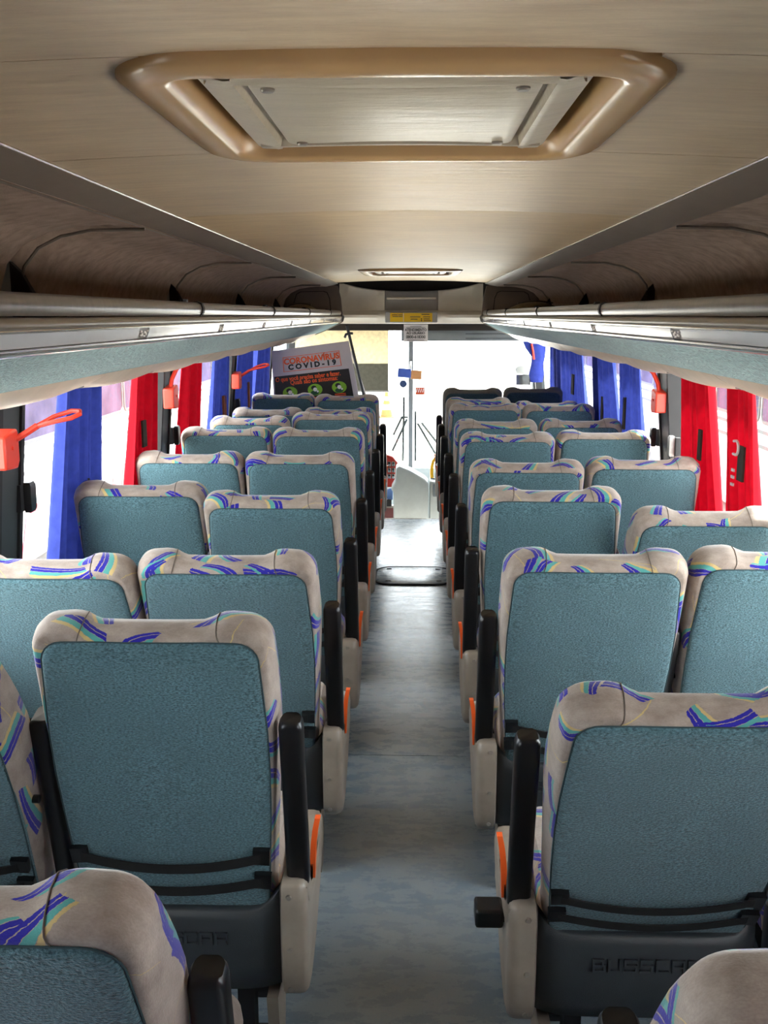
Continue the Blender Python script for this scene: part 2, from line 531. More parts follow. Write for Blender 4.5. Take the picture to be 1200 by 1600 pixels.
# walls
PIL = [-0.75, 1.15, 2.86, 4.73, 6.50, 8.22, 9.95]
walls = {}
for side, s in (('left', -1), ('right', 1)):
    prof = [(s * XW(-0.4), -0.4), (s * XW(0.74), 0.74), (s * (XW(0.74) + 0.07), 0.74), (s * (XW(-0.4) + 0.07), -0.4)]
    w = struct('wall_' + side, MB().prism(prof, Y0 - 0.05, YW).mesh('wall', 'wall'))
    walls[side] = w
    prof = [(s * XW(1.46), 1.46), (s * XW(1.95), 1.95), (s * (XW(1.95) + 0.09), 1.97), (s * (XW(1.46) + 0.07), 1.46)]
    obj('upper_wall_panel', MB().prism(prof, Y0 - 0.05, YW).mesh('upper_wall_panel', 'wall'), w)
    # sill rail
    obj('window_sill', MB().prism([(s * (XW(0.74) - 0.015), 0.72), (s * (XW(0.74) - 0.015), 0.745), (s * (XW(0.74) + 0.06), 0.752), (s * (XW(0.74) + 0.06), 0.72)], Y0, YW).mesh('window_sill', 'pillar'), w)
    for k, y in enumerate(PIL):
        wd = 0.17 if s < 0 else 0.19
        prof = [(s * (XW(0.74) - 0.02), 0.74), (s * (XW(1.47) - 0.02), 1.47), (s * (XW(1.47) + 0.06), 1.47), (s * (XW(0.74) + 0.06), 0.74)]
        p = obj('window_pillar', MB().prism(prof, y - wd / 2, y + wd / 2).mesh('window_pillar', 'pillar'), w, bevel=0.01)
        for e in (-1, 1):   # rubber lips on both edges of the pillar
            prof2 = [(s * (XW(0.74) - 0.028), 0.74), (s * (XW(1.47) - 0.028), 1.47), (s * (XW(1.47) + 0.03), 1.47), (s * (XW(0.74) + 0.03), 0.74)]
            obj('rubber_lip', MB().prism(prof2, y + e * (wd / 2 - 0.004) - 0.012, y + e * (wd / 2 - 0.004) + 0.012).mesh('rubber_lip', 'rubber'), p)
wid = 1
for side, s in (('left', -1), ('right', 1)):
    for a, b in zip([Y0] + PIL[:-1], PIL):
        prof = [(s * (XW(0.74) + 0.035), 0.74), (s * (XW(1.47) + 0.035), 1.47), (s * (XW(1.47) + 0.041), 1.47), (s * (XW(0.74) + 0.041), 0.74)]
        struct('window_%d' % wid, MB().prism(prof, a, b).mesh('window', 'glass'))
        wid += 1
struct('wall_rear', MB().box((0, Y0 - 0.04, 0.78), (2.5, 0.06, 2.36)).mesh('wall_rear', 'wall'))

# roof and ceiling
roof = struct('ceiling', MB().box((0, (Y0 + YW + 0.1) / 2, 2.02), (2.5, YW - Y0 + 0.3, 0.06)).mesh('roof', 'trim_grey'))
def zc(x):
    return 1.882 - 0.017 * ((x - CX) / 0.62) ** 2
def ceil_panel(x0, x1, y0, y1, mat):
    n = 10
    xs = [x0 + (x1 - x0) * k / n for k in range(n + 1)]
    prof = [(x, zc(x)) for x in xs] + [(x, zc(x) + 0.012) for x in reversed(xs)]
    obj('ceiling_panel', MB().prism(prof, y0 + 0.0015, y1 - 0.0015).mesh('ceiling_panel', mat), roof)
H1 = (1.19, 1.87); H2 = (6.52, 7.20); HX = (-0.305, 0.270)
ceil_panel(CL, CR, Y0, 0.55, 'ceiling')
ceil_panel(CL, CR, 0.55, H1[0], 'ceiling')
ceil_panel(CL, HX[0], H1[0], H1[1], 'ceiling'); ceil_panel(HX[1], CR, H1[0], H1[1], 'ceiling')
ceil_panel(CL, CR, H1[1], 2.92, 'ceiling')
ceil_panel(CL, CR, 2.92, H2[0], 'ceiling_far')
ceil_panel(CL, HX[0], H2[0], H2[1], 'ceiling_far'); ceil_panel(HX[1], CR, H2[0], H2[1], 'ceiling_far')
ceil_panel(CL, CR, H2[1], 8.75, 'ceiling_far')
# edge trims of the ceiling: bright bead and grey band, in lengths
for ti, (s, xe) in enumerate(((-1, -CL), (1, CR))):
    t = struct('trim_%d' % (ti + 1), MB().strip([(s * xe, 1.864), (s * (xe + 0.05), 1.850), (s * (xe + 0.105), 1.840)], 0.006 * -s, Y0, 8.85).mesh('trim', 'trim_grey'))
    cuts = [Y0, 1.0, 2.85, 3.9, 5.4, 6.9, 8.8]
    for a, b in zip(cuts[:-1], cuts[1:]):
        obj('bright_bead', MB().tube([(s * (xe + 0.002), a + 0.004, 1.862), (s * (xe + 0.002), b - 0.004, 1.862)], 0.004, 8).mesh('bright_bead', 'alu'), t)

# ------------------------------------------------------------------ roof hatches
def roof_hatch(yc, ylen, label):
    x0, x1 = CX - 0.318, CX + 0.318
    e = empty('roof_hatch', (0, 0, 0), label, 'roof hatch', 'roof hatches')
    y0, y1 = yc - ylen / 2, yc + ylen / 2
    base = rrect(x0, x1, y0, y1, 0.10, 8)
    zb = 1.876
    def ring(d, z):
        return [(p[0], p[1], z) for p in inset(base, d)]
    fr = MB().rings([ring(-0.012, zb + 0.012), ring(-0.010, zb - 0.004), ring(0.0, zb - 0.010), ring(0.015, zb - 0.014), ring(0.030, zb - 0.015), ring(0.042, zb - 0.013),
                     ring(0.052, zb - 0.008), ring(0.056, zb + 0.02), ring(0.066, zb + 0.06), ring(0.07, zb + 0.075)], False, False)
    obj('hatch_frame', fr.mesh('hatch_frame', 'hatch', angle=60), e)
    dm = MB().rings([ring(0.0, zb + 0.075), ring(0.0, zb + 0.082)])
    obj('hatch_dome', dm.mesh('hatch_dome', 'hatch_glass'), e)
    # hanging lid with a raised border; its long edges bow inwards
    lx0, lx1, ly0, ly1 = x0 + 0.076, x1 - 0.076, y0 + 0.062, y1 - 0.066
    def bowed(x0_, x1_, y0_, y1_, r, bow, n=14):
        out = []
        def yb(x): return bow * (1 - ((x - (x0_ + x1_) / 2) / ((x1_ - x0_) / 2)) ** 2)
        for k in range(n + 1):
            x = x0_ + r + (x1_ - x0_ - 2 * r) * k / n; out.append((x, y0_ + yb(x)))
        for k in range(1, 5):
            t = R(-90 + 90 * k / 5); out.append((x1_ - r + r * math.cos(t), y0_ + r + r * math.sin(t)))
        out.append((x1_, y0_ + r)); out.append((x1_, y1_ - r))
        for k in range(1, 5):
            t = R(90 * k / 5); out.append((x1_ - r + r * math.cos(t), y1_ - r + r * math.sin(t)))
        for k in range(n + 1):
            x = x1_ - r - (x1_ - x0_ - 2 * r) * k / n; out.append((x, y1_ - yb(x)))
        for k in range(1, 5):
            t = R(90 + 90 * k / 5); out.append((x0_ + r + r * math.cos(t), y1_ - r + r * math.sin(t)))
        out.append((x0_, y1_ - r)); out.append((x0_, y0_ + r))
        for k in range(1, 5):
            t = R(180 + 90 * k / 5); out.append((x0_ + r + r * math.cos(t), y0_ + r + r * math.sin(t)))
        return out
    lp = bowed(lx0, lx1, ly0, ly1, 0.03, 0.03)
    zl = zb + 0.002
    def lr(d, z): return [(p[0], p[1], z) for p in inset(lp, d)]
    ld = obj('hatch_lid', MB().rings([lr(0.002, zl + 0.03), lr(0.0, zl + 0.008), lr(0.006, zl), lr(0.03, zl - 0.005), lr(0.040, zl - 0.007), lr(0.047, zl - 0.006), lr(0.0505, zl + 0.006), lr(0.056, zl + 0.010)]).mesh('hatch_lid', 'hatch_lid'), e)
    ip = bowed(lx0 + 0.061, lx1 - 0.061, ly0 + 0.061, ly1 - 0.061, 0.022, 0.03)
    obj('lid_panel', MB().rings([[(p[0], p[1], zl + 0.003) for p in ip], [(p[0], p[1], zl - 0.003) for p in inset(ip, 0.001)], [(p[0], p[1], zl - 0.0045) for p in inset(ip, 0.004)]]).mesh('lid_panel', 'hatch_lid'), ld)
    bp = rrect(lx0 + 0.03, lx1 - 0.03, ly0 + 0.006, ly1 - 0.006, 0.02, 4)
    obj('blue_plate', MB().prism(bp, zl + 0.012, zl + 0.028, 'z').mesh('blue_plate', 'hatch_glass'), ld)
    for sx in (lx0 + 0.085, lx1 - 0.085):
        for sy in (ly0 + 0.085, ly1 - 0.085):
            obj('turn_screw', MB().rings([[(sx + r_ * math.cos(2 * PI * k / 12), sy + r_ * math.sin(2 * PI * k / 12), zl + z_) for k in range(12)]
                for r_, z_ in ((0.009, 0.0), (0.009, -0.007), (0.007, -0.009))]).mesh('turn_screw', 'screw'), ld)
    return e
roof_hatch(1.535, 0.70, 'large golden tan roof hatch with a hanging lid, above the nearest seats')
roof_hatch(6.86, 0.76, 'far narrow-looking roof hatch near the front end of the ceiling')

# ------------------------------------------------------------------ luggage racks
YE = 9.15
def rack(side, s, k):
    """k: distance of the rack edge from the centre line"""
    e = empty('luggage_rack', (0, 0, 0), '%s overhead luggage rack with grey rail and teal carpet underside' % side, 'luggage rack', 'overhead luggage racks')
    X = lambda d, z: (s * (k + d), z)
    sg = -s
    # bottom shelf
    obj('shelf', MB().prism([X(0.01, 1.565), X(0.01, 1.585), X(0.51, 1.575), X(0.51, 1.555)], Y0, YE).mesh('shelf', 'lining'), e)
    # upper rail in lengths with black joints
    j0, dj = (3.06, 1.585) if s < 0 else (3.31, 1.70)
    js = [j0 + dj * i for i in range(-3, 5)]
    js = [Y0] + [j for j in js if Y0 + 0.2 < j < YE - 0.1] + [YE - 0.03]
    for a, b in zip(js[:-1], js[1:]):
        prof = [X(0.0, 1.598), X(-0.006, 1.606), X(-0.008, 1.618), X(-0.004, 1.630), X(0.006, 1.636), X(0.02, 1.634), X(0.026, 1.622), X(0.022, 1.60)]
        obj('upper_rail', MB().prism(prof, a + 0.008, b - 0.008).mesh('upper_rail', 'rail', angle=50), e)
        if b < YE - 0.1:
            c = [(s * (k + 0.008), 1.617)]
            pr = [X(0.0, 1.593), X(-0.010, 1.606), X(-0.012, 1.618), X(-0.007, 1.634), X(0.006, 1.640), X(0.022, 1.637), X(0.03, 1.622), X(0.024, 1.596)]
            obj('rail_joint', MB().prism(pr, b - 0.012, b + 0.012).mesh('rail_joint', 'rubber'), e)
            obj('rail_clip', MB().tube([(s * (k + 0.012), b - 0.16 * (1 if s < 0 else -1), 1.632), (s * (k + 0.012), b - 0.16 * (1 if s < 0 else -1), 1.643)], 0.011, 8).mesh('rail_clip', 'rubber'), e)
    # taupe tube and beads
    pr = [X(0.004, 1.597), X(-0.006, 1.594), X(-0.012, 1.586), X(-0.010, 1.578), X(0.0, 1.574), X(0.02, 1.576), X(0.02, 1.597)]
    obj('lower_rail', MB().prism(pr, Y0, YE - 0.02).mesh('lower_rail', 'tube', angle=60), e)
    obj('upper_bead', MB().tube([(s * (k - 0.004), Y0, 1.5735), (s * (k - 0.004), YE - 0.02, 1.5735)], 0.0035, 8).mesh('upper_bead', 'alu'), e)
    obj('lower_bead', MB().prism([X(0.008, 1.545), X(0.002, 1.543), X(0.002, 1.538), X(0.012, 1.532), X(0.03, 1.533), X(0.03, 1.545)], Y0, YE - 0.02).mesh('lower_bead', 'alu', angle=70), e)
    # light lenses with seat number plates between them
    y = Y0
    first = 2.42 if s < 0 else 2.38
    ps = [first + (0.98 if s < 0 else 1.09) * i for i in range(-3, 7)]
    ps = [p for p in ps if Y0 + .1 < p < YE - 0.2]
    edges = [Y0] + ps + [YE - 0.03]
    hw = 0.042
    for i, (a, b) in enumerate(zip(edges[:-1], edges[1:])):
        a2 = a + (hw if i else 0) + 0.002; b2 = b - (hw if i < len(edges) - 2 else 0) - 0.002
        obj('light_lens', MB().prism([X(0.0, 1.571), X(0.002, 1.560), X(0.008, 1.546), X(0.024, 1.546), X(0.02, 1.571)], a2, b2).mesh('light_lens', 'lens'), e)
    for i, p in enumerate(ps):
        pl = obj('number_plate', MB().prism([X(0.003, 1.571), X(0.005, 1.560), X(0.011, 1.546), X(0.024, 1.546), X(0.02, 1.571)], p - hw, p + hw).mesh('number_plate', 'ticket'), e)
        if 1.8 < p < 4.6:     # worn white digits, too rubbed to read
            for q, (dy, dz, w, h) in enumerate(((-0.028, 0.003, 0.012, 0.004), (-0.012, -0.004, 0.010, 0.006), (0.004, 0.001, 0.013, 0.005), (0.020, -0.003, 0.010, 0.006), (0.030, 0.004, 0.008, 0.004), (-0.022, -0.006, 0.008, 0.004), (0.010, -0.008, 0.012, 0.004))):
                zz = 1.559 + dz
                xx = k + 0.0065 + (1.559 - zz) * 0.35 - 0.0035
                obj('worn_digit', MB().box((s * xx, p + dy, zz), (0.003, w, h)).mesh('worn_digit', 'white'), pl)
    # teal underside
    line = [(s * (k + 0.012), 1.536), (s * (k + 0.03), 1.528), (s * (k + 0.08), 1.502), (s * (k + 0.15), 1.466), (s * (k + 0.225), 1.437), (s * (k + 0.27), 1.425), (s * 1.13, 1.45)]
    obj('carpet_underside', MB().strip(line, 0.02 * (-1 if s < 0 else 1), Y0, YE - 0.05).mesh('carpet_underside', 'teal_rack', angle=80), e)
    # cream service ducts with scalloped lower edges, one for each row of seats
    L = 0.768; y = -1.06
    while y + L < YE - 0.1:
        mb = MB(); rr = []; ns = 14
        for i in range(ns + 1):
            t = i / ns
            sag = 0.016 * (4 * t * (1 - t)) ** 0.7
            yy = y + 0.003 + (L - 0.006) * t
            pr = [(0.205, 1.446), (0.222, 1.433 - 0.25 * sag), (0.25, 1.418 - 0.65 * sag), (0.285, 1.408 - sag), (0.34, 1.404 - sag), (0.42, 1.424 - sag * 0.5), (0.50, 1.45), (0.50, 1.46), (0.21, 1.455)]
            rr.append([(s * min(k + d, 1.135) if True else 0, yy, z) for d, z in pr])
        d = obj('service_duct', mb.rings(rr).mesh('service_duct', 'duct', angle=50), e)
        obj('duct_clip', MB().box((s * (k + 0.29), y, 1.410), (0.03, 0.05, 0.012)).mesh('duct_clip', 'alu'), d, bevel=0.003)
        y += L
    # bin lining sections with gaps at the ribs, and a fin at the foot of each rib
    ribs = [Y0] + [p + (0.02 if s < 0 else 0.0) for p in PIL[:-1]] + [8.9]
    line = [(0.105, 1.836), (0.17, 1.834), (0.26, 1.832), (0.34, 1.818), (0.41, 1.785), (0.455, 1.735), (0.475, 1.675), (0.478, 1.62), (0.478, 1.575)]
    for i, (a, b) in enumerate(zip(ribs[:-1], ribs[1:])):
        if b - a < 0.2: continue
        mb = MB(); rr = []
        nn = 16
        for q in range(nn + 1):
            t = q / nn
            yy = a + 0.006 + (b - a - 0.012) * t
            ed = min(yy - a, b - yy)
            pull = 0.050 * max(0, 1 - ed / 0.13) ** 2 - 0.012 * min(1, ed / 0.3)       # rounded shoulders at the ribs
            pin = [(s * (k + d + pull * min(1, max(0, (d - 0.2) / 0.2))), yy, z + pull * (1 if d < 0.42 else 0.3) * (1 if d > 0.2 else 0)) for d, z in line]
            pout = [(s * (k + d + 0.05), yy, z + (0.06 if d < 0.43 else 0)) for d, z in reversed(line)]
            rr.append(pin + pout)
        obj('bin_lining', mb.rings(rr).mesh('bin_lining', 'lining', angle=50), e)
        if 0 < i:
            fin = [(0.485, 1.575), (0.485, 1.745), (0.455, 1.715), (0.425, 1.66), (0.38, 1.61), (0.31, 1.585), (0.29, 1.575)]
            rp = [(0.112, 1.834), (0.17, 1.833), (0.26, 1.832), (0.345, 1.816), (0.41, 1.785), (0.452, 1.735), (0.470, 1.675)]
            obj('rib_edge', MB().tube([(s * (k + d - 0.004), a, z - 0.004) for d, z in rp], 0.005, 6).mesh('rib_edge', 'trim_grey'), e)
            obj('divider_fin', MB().prism([(s * (k + d), z) for d, z in fin], a - 0.012, a + 0.012).mesh('divider_fin', 'dark_gap'), e)
    # brown end board with a let-in panel, and a rounded nose
    eb = obj('end_board', MB().prism([X(-0.02, 1.575), X(-0.005, 1.74), X(0.02, 1.842), X(0.10, 1.862), X(0.48, 1.862), X(0.50, 1.575)], 8.9, 8.93).mesh('end_board', 'end_panel'), e)
    pp = [(0.075, 1.60), (0.088, 1.74), (0.11, 1.79), (0.14, 1.80), (0.34, 1.795), (0.375, 1.775), (0.40, 1.70), (0.41, 1.60)]
    gp = [(p[0] * 1.0, p[1]) for p in pp]
    obj('panel_gap', MB().prism([X(d, z) for d, z in gp], 8.896, 8.91).mesh('panel_gap', 'dark_gap'), eb)
    cx_, cz_ = 0.24, 1.69
    obj('let_in_panel', MB().prism([X(cx_ + (d - cx_) * 0.955, cz_ + (z - cz_) * 0.95) for d, z in gp], 8.888, 8.91).mesh('let_in_panel', 'end_panel'), eb)
    nose = [(0.004, 1.60), (-0.014, 1.592), (-0.018, 1.575), (-0.010, 1.545), (0.02, 1.522), (0.08, 1.496), (0.15, 1.460), (0.24, 1.425), (0.24, 1.45), (0.10, 1.53), (0.03, 1.60)]
    obj('rack_nose', MB().prism([X(d, z) for d, z in nose], YE - 0.045, YE + 0.01).mesh('rack_nose', 'tube', angle=60), e)
    return e
rack('left', -1, 0.63)
rack('right', 1, 0.592)

# ------------------------------------------------------------------ cab shell
hd = struct('header_panel', MB().box((0, 9.5, 1.72), (2.5, 0.12, 0.52)).mesh('header_panel', 'dark_gap'))
def lobe(xa, xb, ends, mat, name, yf, depth=0.05):
    """moulded header piece: upper edge follows the dark slit's curve"""
    n = 12; rr = []
    for q in range(n + 1):
        t = q / n; x = xa + (xb - xa) * t
        top = 1.808 + 0.066 * min(1, (abs(x + 0.03) / 0.60)) ** 2.6
        push = 0.05 * math.sin(PI * min(1, max(0, t))) * depth / 0.05
        rr.append([(x, yf - 0.02, 1.635), (x, yf + push * 0.6, 1.70), (x, yf + push, 1.76), (x, yf + 0.01, top - 0.01), (x, yf + 0.02, top), (x, yf + 0.14, top), (x, yf + 0.14, 1.635)])
    return obj(name, MB().rings(rr).mesh(name, mat, angle=50), hd)
lobe(-0.665, -0.262, 0, 'cream', 'header_moulding', 9.30, 0.05)
lobe(0.212, 0.61, 0, 'cream', 'header_moulding', 9.30, 0.05)
lobe(-0.258, 0.208, 0, 'grey_panel', 'header_centre', 9.31, 0.0)
obj('centre_rib', MB().box((-0.025, 9.30, 1.745), (0.44, 0.02, 0.02)).mesh('centre_rib', 'cream'), hd, bevel=0.006)
led = []
for q in range(25):
    x = -0.70 + 1.36 * q / 24
    dy = -0.04 if -0.275 < x < 0.225 else 0
    led.append([(x, 9.26 + dy, 1.63), (x, 9.22 + dy, 1.60), (x, 9.22 + dy, 1.575), (x, 9.25 + dy, 1.55), (x, 9.26 + dy, 1.528), (x, 9.45, 1.52), (x, 9.45, 1.64), (x, 9.3, 1.64)])
obj('header_ledge', MB().rings(led).mesh('header_ledge', 'cream', angle=50), hd)
cp = obj('sticker_plinth', MB().box((-0.025, 9.175, 1.58), (0.46, 0.03, 0.10)).mesh('sticker_plinth', 'grey_panel'), hd, bevel=0.01)
# yellow notice
yn = empty('yellow_notice', (0, 0, 0), 'small yellow printed notice stuck on the front header', 'sticker')
obj('yellow_sheet', MB().box((-0.025, 9.157, 1.578), (0.37, 0.003, 0.076)).mesh('yellow_sheet', 'yellow'), yn)
obj('fold_line', MB().box((-0.093, 9.1545, 1.578), (0.005, 0.002, 0.076)).mesh('fold_line', 'white'), yn)
for (x, z, w) in ((-0.17, 1.60, 0.05), (-0.12, 1.60, 0.04), (-0.165, 1.585, 0.05), (-0.12, 1.585, 0.035), (0.01, 1.583, 0.09), (0.0, 1.562, 0.06), (0.10, 1.603, 0.07), (0.11, 1.583, 0.06), (0.11, 1.565, 0.055), (0.115, 1.55, 0.06)):
    obj('print_line', MB().box((x, 9.1545, z), (w, 0.002, 0.006)).mesh('print_line', 'ink_grey'), yn)
for z in (1.565, 1.55):
    obj('print_dot', MB().box((0.065, 9.1545, z), (0.01, 0.002, 0.009)).mesh('print_dot', 'ink'), yn)

# windscreen
wf = struct('windscreen_frame', MB().box((0, YW + 0.02, 1.72), (2.5, 0.16, 0.5)).mesh('windscreen_header', 'grey_panel'))
obj('windscreen_base', MB().box((0, YW + 0.02, -0.2), (2.5, 0.16, 0.62)).mesh('windscreen_base', 'console'), wf)
for s in (-1, 1):
    obj('corner_pillar', MB().box((s * 1.19, YW, 0.8), (0.09, 0.14, 1.6)).mesh('corner_pillar', 'console'), wf, bevel=0.02)
obj('centre_pillar', MB().box((-0.028, YW - 0.01, 0.78), (0.044, 0.05, 1.5)).mesh('centre_pillar', 'visor'), wf, bevel=0.006)
for i, (a, b) in enumerate(((-1.15, -0.045), (-0.01, 1.15))):
    struct('window_%d' % (wid + i), MB().box(((a + b) / 2, YW + 0.02, 0.8), (b - a, 0.008, 1.4)).mesh('windscreen', 'wind_glass'))

# ================================================================== SEATS
S_BACK = 0.665
def back_outline():
    """seat back outline seen from behind, ccw in (x, z): two ears and a lower middle"""
    half = []
    # right side going up, then along the top to the middle
    for z in (0.0, 0.06, 0.14, 0.22, 0.30, 0.38, 0.45, 0.52, 0.57):
        w = 0.198 + 0.027 * min(1, z / 0.42)
        half.append((w, z))
    r = 0.054
    for k in range(1, 9):
        t = R(90 * k / 8)
        half.append((0.225 - r + r * math.cos(t), S_BACK - 0.002 - r + r * math.sin(t) + 0.0))
    half += [(0.148, S_BACK), (0.134, S_BACK - 0.0015), (0.122, S_BACK - 0.005), (0.110, S_BACK - 0.009), (0.095, S_BACK - 0.0115), (0.07, S_BACK - 0.0125), (0.035, S_BACK - 0.013)]
    left = [(-x, z) for x, z in reversed(half)]
    return half + [(0, S_BACK - 0.013)] + left + [(-0.14, 0.0), (-0.07, 0.0), (0.0, 0.0), (0.07, 0.0), (0.14, 0.0)]

def make_bolster():
    out = back_outline()
    n = len(out)
    spec = [(0.034, 0.003), (0.020, 0.000), (0.013, 0.003), (0.008, 0.014), (0.003, 0.038), (-0.001, 0.080), (0.002, 0.118), (0.014, 0.138), (0.030, 0.143), (0.048, 0.134), (0.070, 0.112)]
    mb = MB(); rr = []
    for d, y in spec:
        p = inset(out, d)
        rr.append([(q[0], y * (1 - 0.22 * (1 - min(1, q[1] / 0.5)) - 0.52 * min(1, max(0, (q[1] - 0.40) / 0.22)) ** 1.3 * (1 if abs(q[0]) < 0.1 else max(0.80, 1 - (abs(q[0]) - 0.1) / 0.1))), q[1]) for q in p])
    mb.rings(rr)
    me = bpy.data.meshes.new('backrest')
    me.from_pydata(mb.v, [], mb.f)
    me.materials.append(M['velour'])
    # texture space in metres: length along the outline, depth across it
    arc = [0.0]
    for k in range(1, n + 1):
        arc.append(arc[-1] + (Vector(out[k % n]) - Vector(out[k - 1])).length)
    dep = [0.0]
    for k in range(1, len(spec)):
        dep.append(dep[-1] + math.hypot(spec[k][0] - spec[k - 1][0], spec[k][1] - spec[k - 1][1]))
    uvl = me.uv_layers.new(name='UVMap')
    for poly in me.polygons:
        vi = list(poly.vertices)
        if len(vi) > 4:
            for li in poly.loop_indices:
                v = me.vertices[me.loops[li].vertex_index].co
                uvl.data[li].uv = (v.x, v.z + 5)
            continue
        ks = [i % n for i in vi]
        wrap = (0 in ks and (n - 1) in ks)
        for li in poly.loop_indices:
            i = me.loops[li].vertex_index
            k = i % n; r_ = i // n
            uvl.data[li].uv = (arc[n] if (wrap and k == 0) else arc[k], dep[r_])
    fix_normals(me)
    me.shade_smooth()
    # seams that cross the top between ears and middle
    seams = []
    for xs in (0.122, -0.122):
        k = min(range(n), key=lambda q: abs(out[q][0] - xs) + (0 if out[q][1] > 0.5 else 9))
        seams.append([(Vector(rr[j][k]) + (Vector(rr[j][k]) - Vector((rr[j][k][0], 0.07, 0.58))).normalized() * 0.0005) for j in range(0, 9)])
    return me, seams

ME = {}
ME['backrest'], SEAMS = make_bolster()
ME['backrest_plain'] = ME['backrest'].copy(); ME['backrest_plain'].materials[0] = M['velour_plain']
ME['seam'] = [MB().tube(p, 0.0011, 6).mesh('seam', 'seam') for p in SEAMS]

def panel_outline():
    pts = []
    top = S_BACK - 0.033
    pts += [(0.188, 0.004), (0.194, 0.10), (0.202, 0.22), (0.207, 0.34), (0.207, 0.44), (0.202, 0.54)]
    r = 0.040
    for k in range(0, 6):
        t = R(8 + 82 * k / 5)
        pts.append((0.199 - r + r * math.cos(t), top - r + r * math.sin(t)))
    pts += [(0.10, top + 0.001), (0.05, top), ]
    return pts + [(0, top)] + [(-x, z) for x, z in reversed(pts)] + [(-0.1, 0.0), (0, 0.0), (0.1, 0.0)]
PO = panel_outline()
def make_panel(mat):
    mb = MB(); rr = []
    for d, y in ((-0.002, 0.010), (0.0, -0.001), (0.003, -0.005), (0.009, -0.007)):
        rr.append([(p[0], y, p[1]) for p in inset(PO, d)])
    b = inset(PO, 0.009)
    for sc_, y in ((0.9, -0.010), (0.7, -0.011), (0.45, -0.010), (0.2, -0.009)):
        rr.append([(p[0], y, p[1]) for p in scale_poly(b, (0, 0.30), sc_)])
    return mb.rings(rr).mesh('back_panel', mat, angle=60)
ME['panel'] = make_panel('teal')
ME['panel_dark'] = make_panel('dark_teal')
pip = [(p[0], -0.0005, p[1]) for p in inset(PO, -0.0015)]
pip = [p for p in pip if p[2] > 0.0]
ME['piping'] = MB().tube(pip, 0.0014, 6).mesh('piping', 'seam_teal')

def make_strap(z0, sag):
    mb = MB(); rr = []
    for q in range(15):
        x = -0.19 + 0.38 * q / 14
        w = 1 - (x / 0.19) ** 2
        z = z0 - sag * w; y = -0.016 - 0.010 * w
        rr.append([(x, y, z - 0.011), (x, y - 0.003, z - 0.011), (x, y - 0.003, z + 0.011), (x, y, z + 0.011)])
    return mb.rings(rr).mesh('strap', 'black_matte')
ME['strap'] = [make_strap(0.150, 0.026), make_strap(0.088, 0.022)]
def make_mount():
    mb = MB().box((0, 0, 0), (0.034, 0.012, 0.036))
    return mb.mesh('strap_mount', 'black', smooth=False)
ME['mount'] = make_mount()
ME['mount_screw'] = MB().tube([(0, 0, 0), (0, -0.003, 0)], 0.004, 8).mesh('mount_screw', 'screw')

def make_armrest(w, dpt, L):
    base = rrect(-w / 2, w / 2, -dpt / 2, dpt / 2, 0.012, 4)
    c = (0, 0)
    rr = []
    for z, s_, dy in ((0, 0.9, 0), (0.004, 0.97, 0), (0.02, 1, 0), (L * 0.5, 0.985, 0.002), (L * 0.85, 1.0, 0), (L - 0.014, 1.0, 0), (L - 0.005, 0.95, 0.001), (L, 0.80, 0.003)):
        rr.append([(p[0] * s_, p[1] * s_ + dy, z + (0.006 * (1 - (p[0] / (w / 2)) ** 2) if z > L * 0.9 else 0)) for p in base])
    return MB().rings(rr).mesh('armrest', 'black', angle=45)
ME['armrest'] = make_armrest(0.047, 0.042, 0.392)
ME['mid_armrest'] = make_armrest(0.040, 0.060, 0.40)

def make_shell():
    """charcoal lower shell below the fabric, its ends sweep up and forward"""
    rr = []; n = 20
    for q in range(n + 1):
        x = -0.216 + 0.432 * q / n
        e = abs(x) / 0.216
        up = 0.045 * max(0, (e - 0.78) / 0.22) ** 1.5
        fw = 0.030 * e ** 6
        prof = [(0.094, 0.408 + up), (0.080, 0.412 + up), (0.070, 0.404 + up), (0.066, 0.385 + 0.5 * up), (0.070, 0.33), (0.078, 0.26), (0.092, 0.215), (0.125, 0.195), (0.16, 0.19), (0.16, 0.21), (0.11, 0.23), (0.094, 0.30)]
        rr.append([(x, y + fw, z) for y, z in prof])
    return MB().rings(rr).mesh('lower_shell', 'shell', angle=70)
ME['shell'] = make_shell()
# raised maker's lettering: square stroke letters
def stroke_letters(word, h, w, gap, t):
    G = {'B': [((0, 0), (0, 1)), ((0, 1), (.85, 1)), ((.85, 1), (.85, .55)), ((0, .52), (1, .52)), ((1, .52), (1, 0)), ((0, 0), (1, 0))],
         'U': [((0, 1), (0, 0)), ((0, 0), (1, 0)), ((1, 0), (1, 1))],
         'S': [((1, 1), (0, 1)), ((0, 1), (0, .52)), ((0, .52), (1, .52)), ((1, .52), (1, 0)), ((1, 0), (0, 0))],
         'C': [((1, 1), (0, 1)), ((0, 1), (0, 0)), ((0, 0), (1, 0))],
         'A': [((0, 0), (0, 1)), ((0, 1), (1, 1)), ((1, 1), (1, 0)), ((0, .45), (1, .45))],
         'R': [((0, 0), (0, 1)), ((0, 1), (1, 1)), ((1, 1), (1, .45)), ((0, .45), (1, .45)), ((.75, .45), (1, 0))]}
    out = []
    tot = len(word) * w + (len(word) - 1) * gap
    x = -tot / 2
    for ch in word:
        mb = MB()
        for (a, b) in G[ch]:
            p = Vector((x + a[0] * w, 0, (a[1] - .5) * h)); q = Vector((x + b[0] * w, 0, (b[1] - .5) * h))
            d = q - p
            rot = Matrix.Rotation(math.atan2(-d.z, d.x), 3, 'Y')
            mb.box(tuple((p + q) / 2), (d.length + t, 0.008, t), rot)
        out.append(mb.mesh('embossed_letter', 'shell', smooth=False))
        x += w + gap
    return out
LET = stroke_letters('BUSSCAR', 0.025, 0.0215, 0.0095, 0.0040)

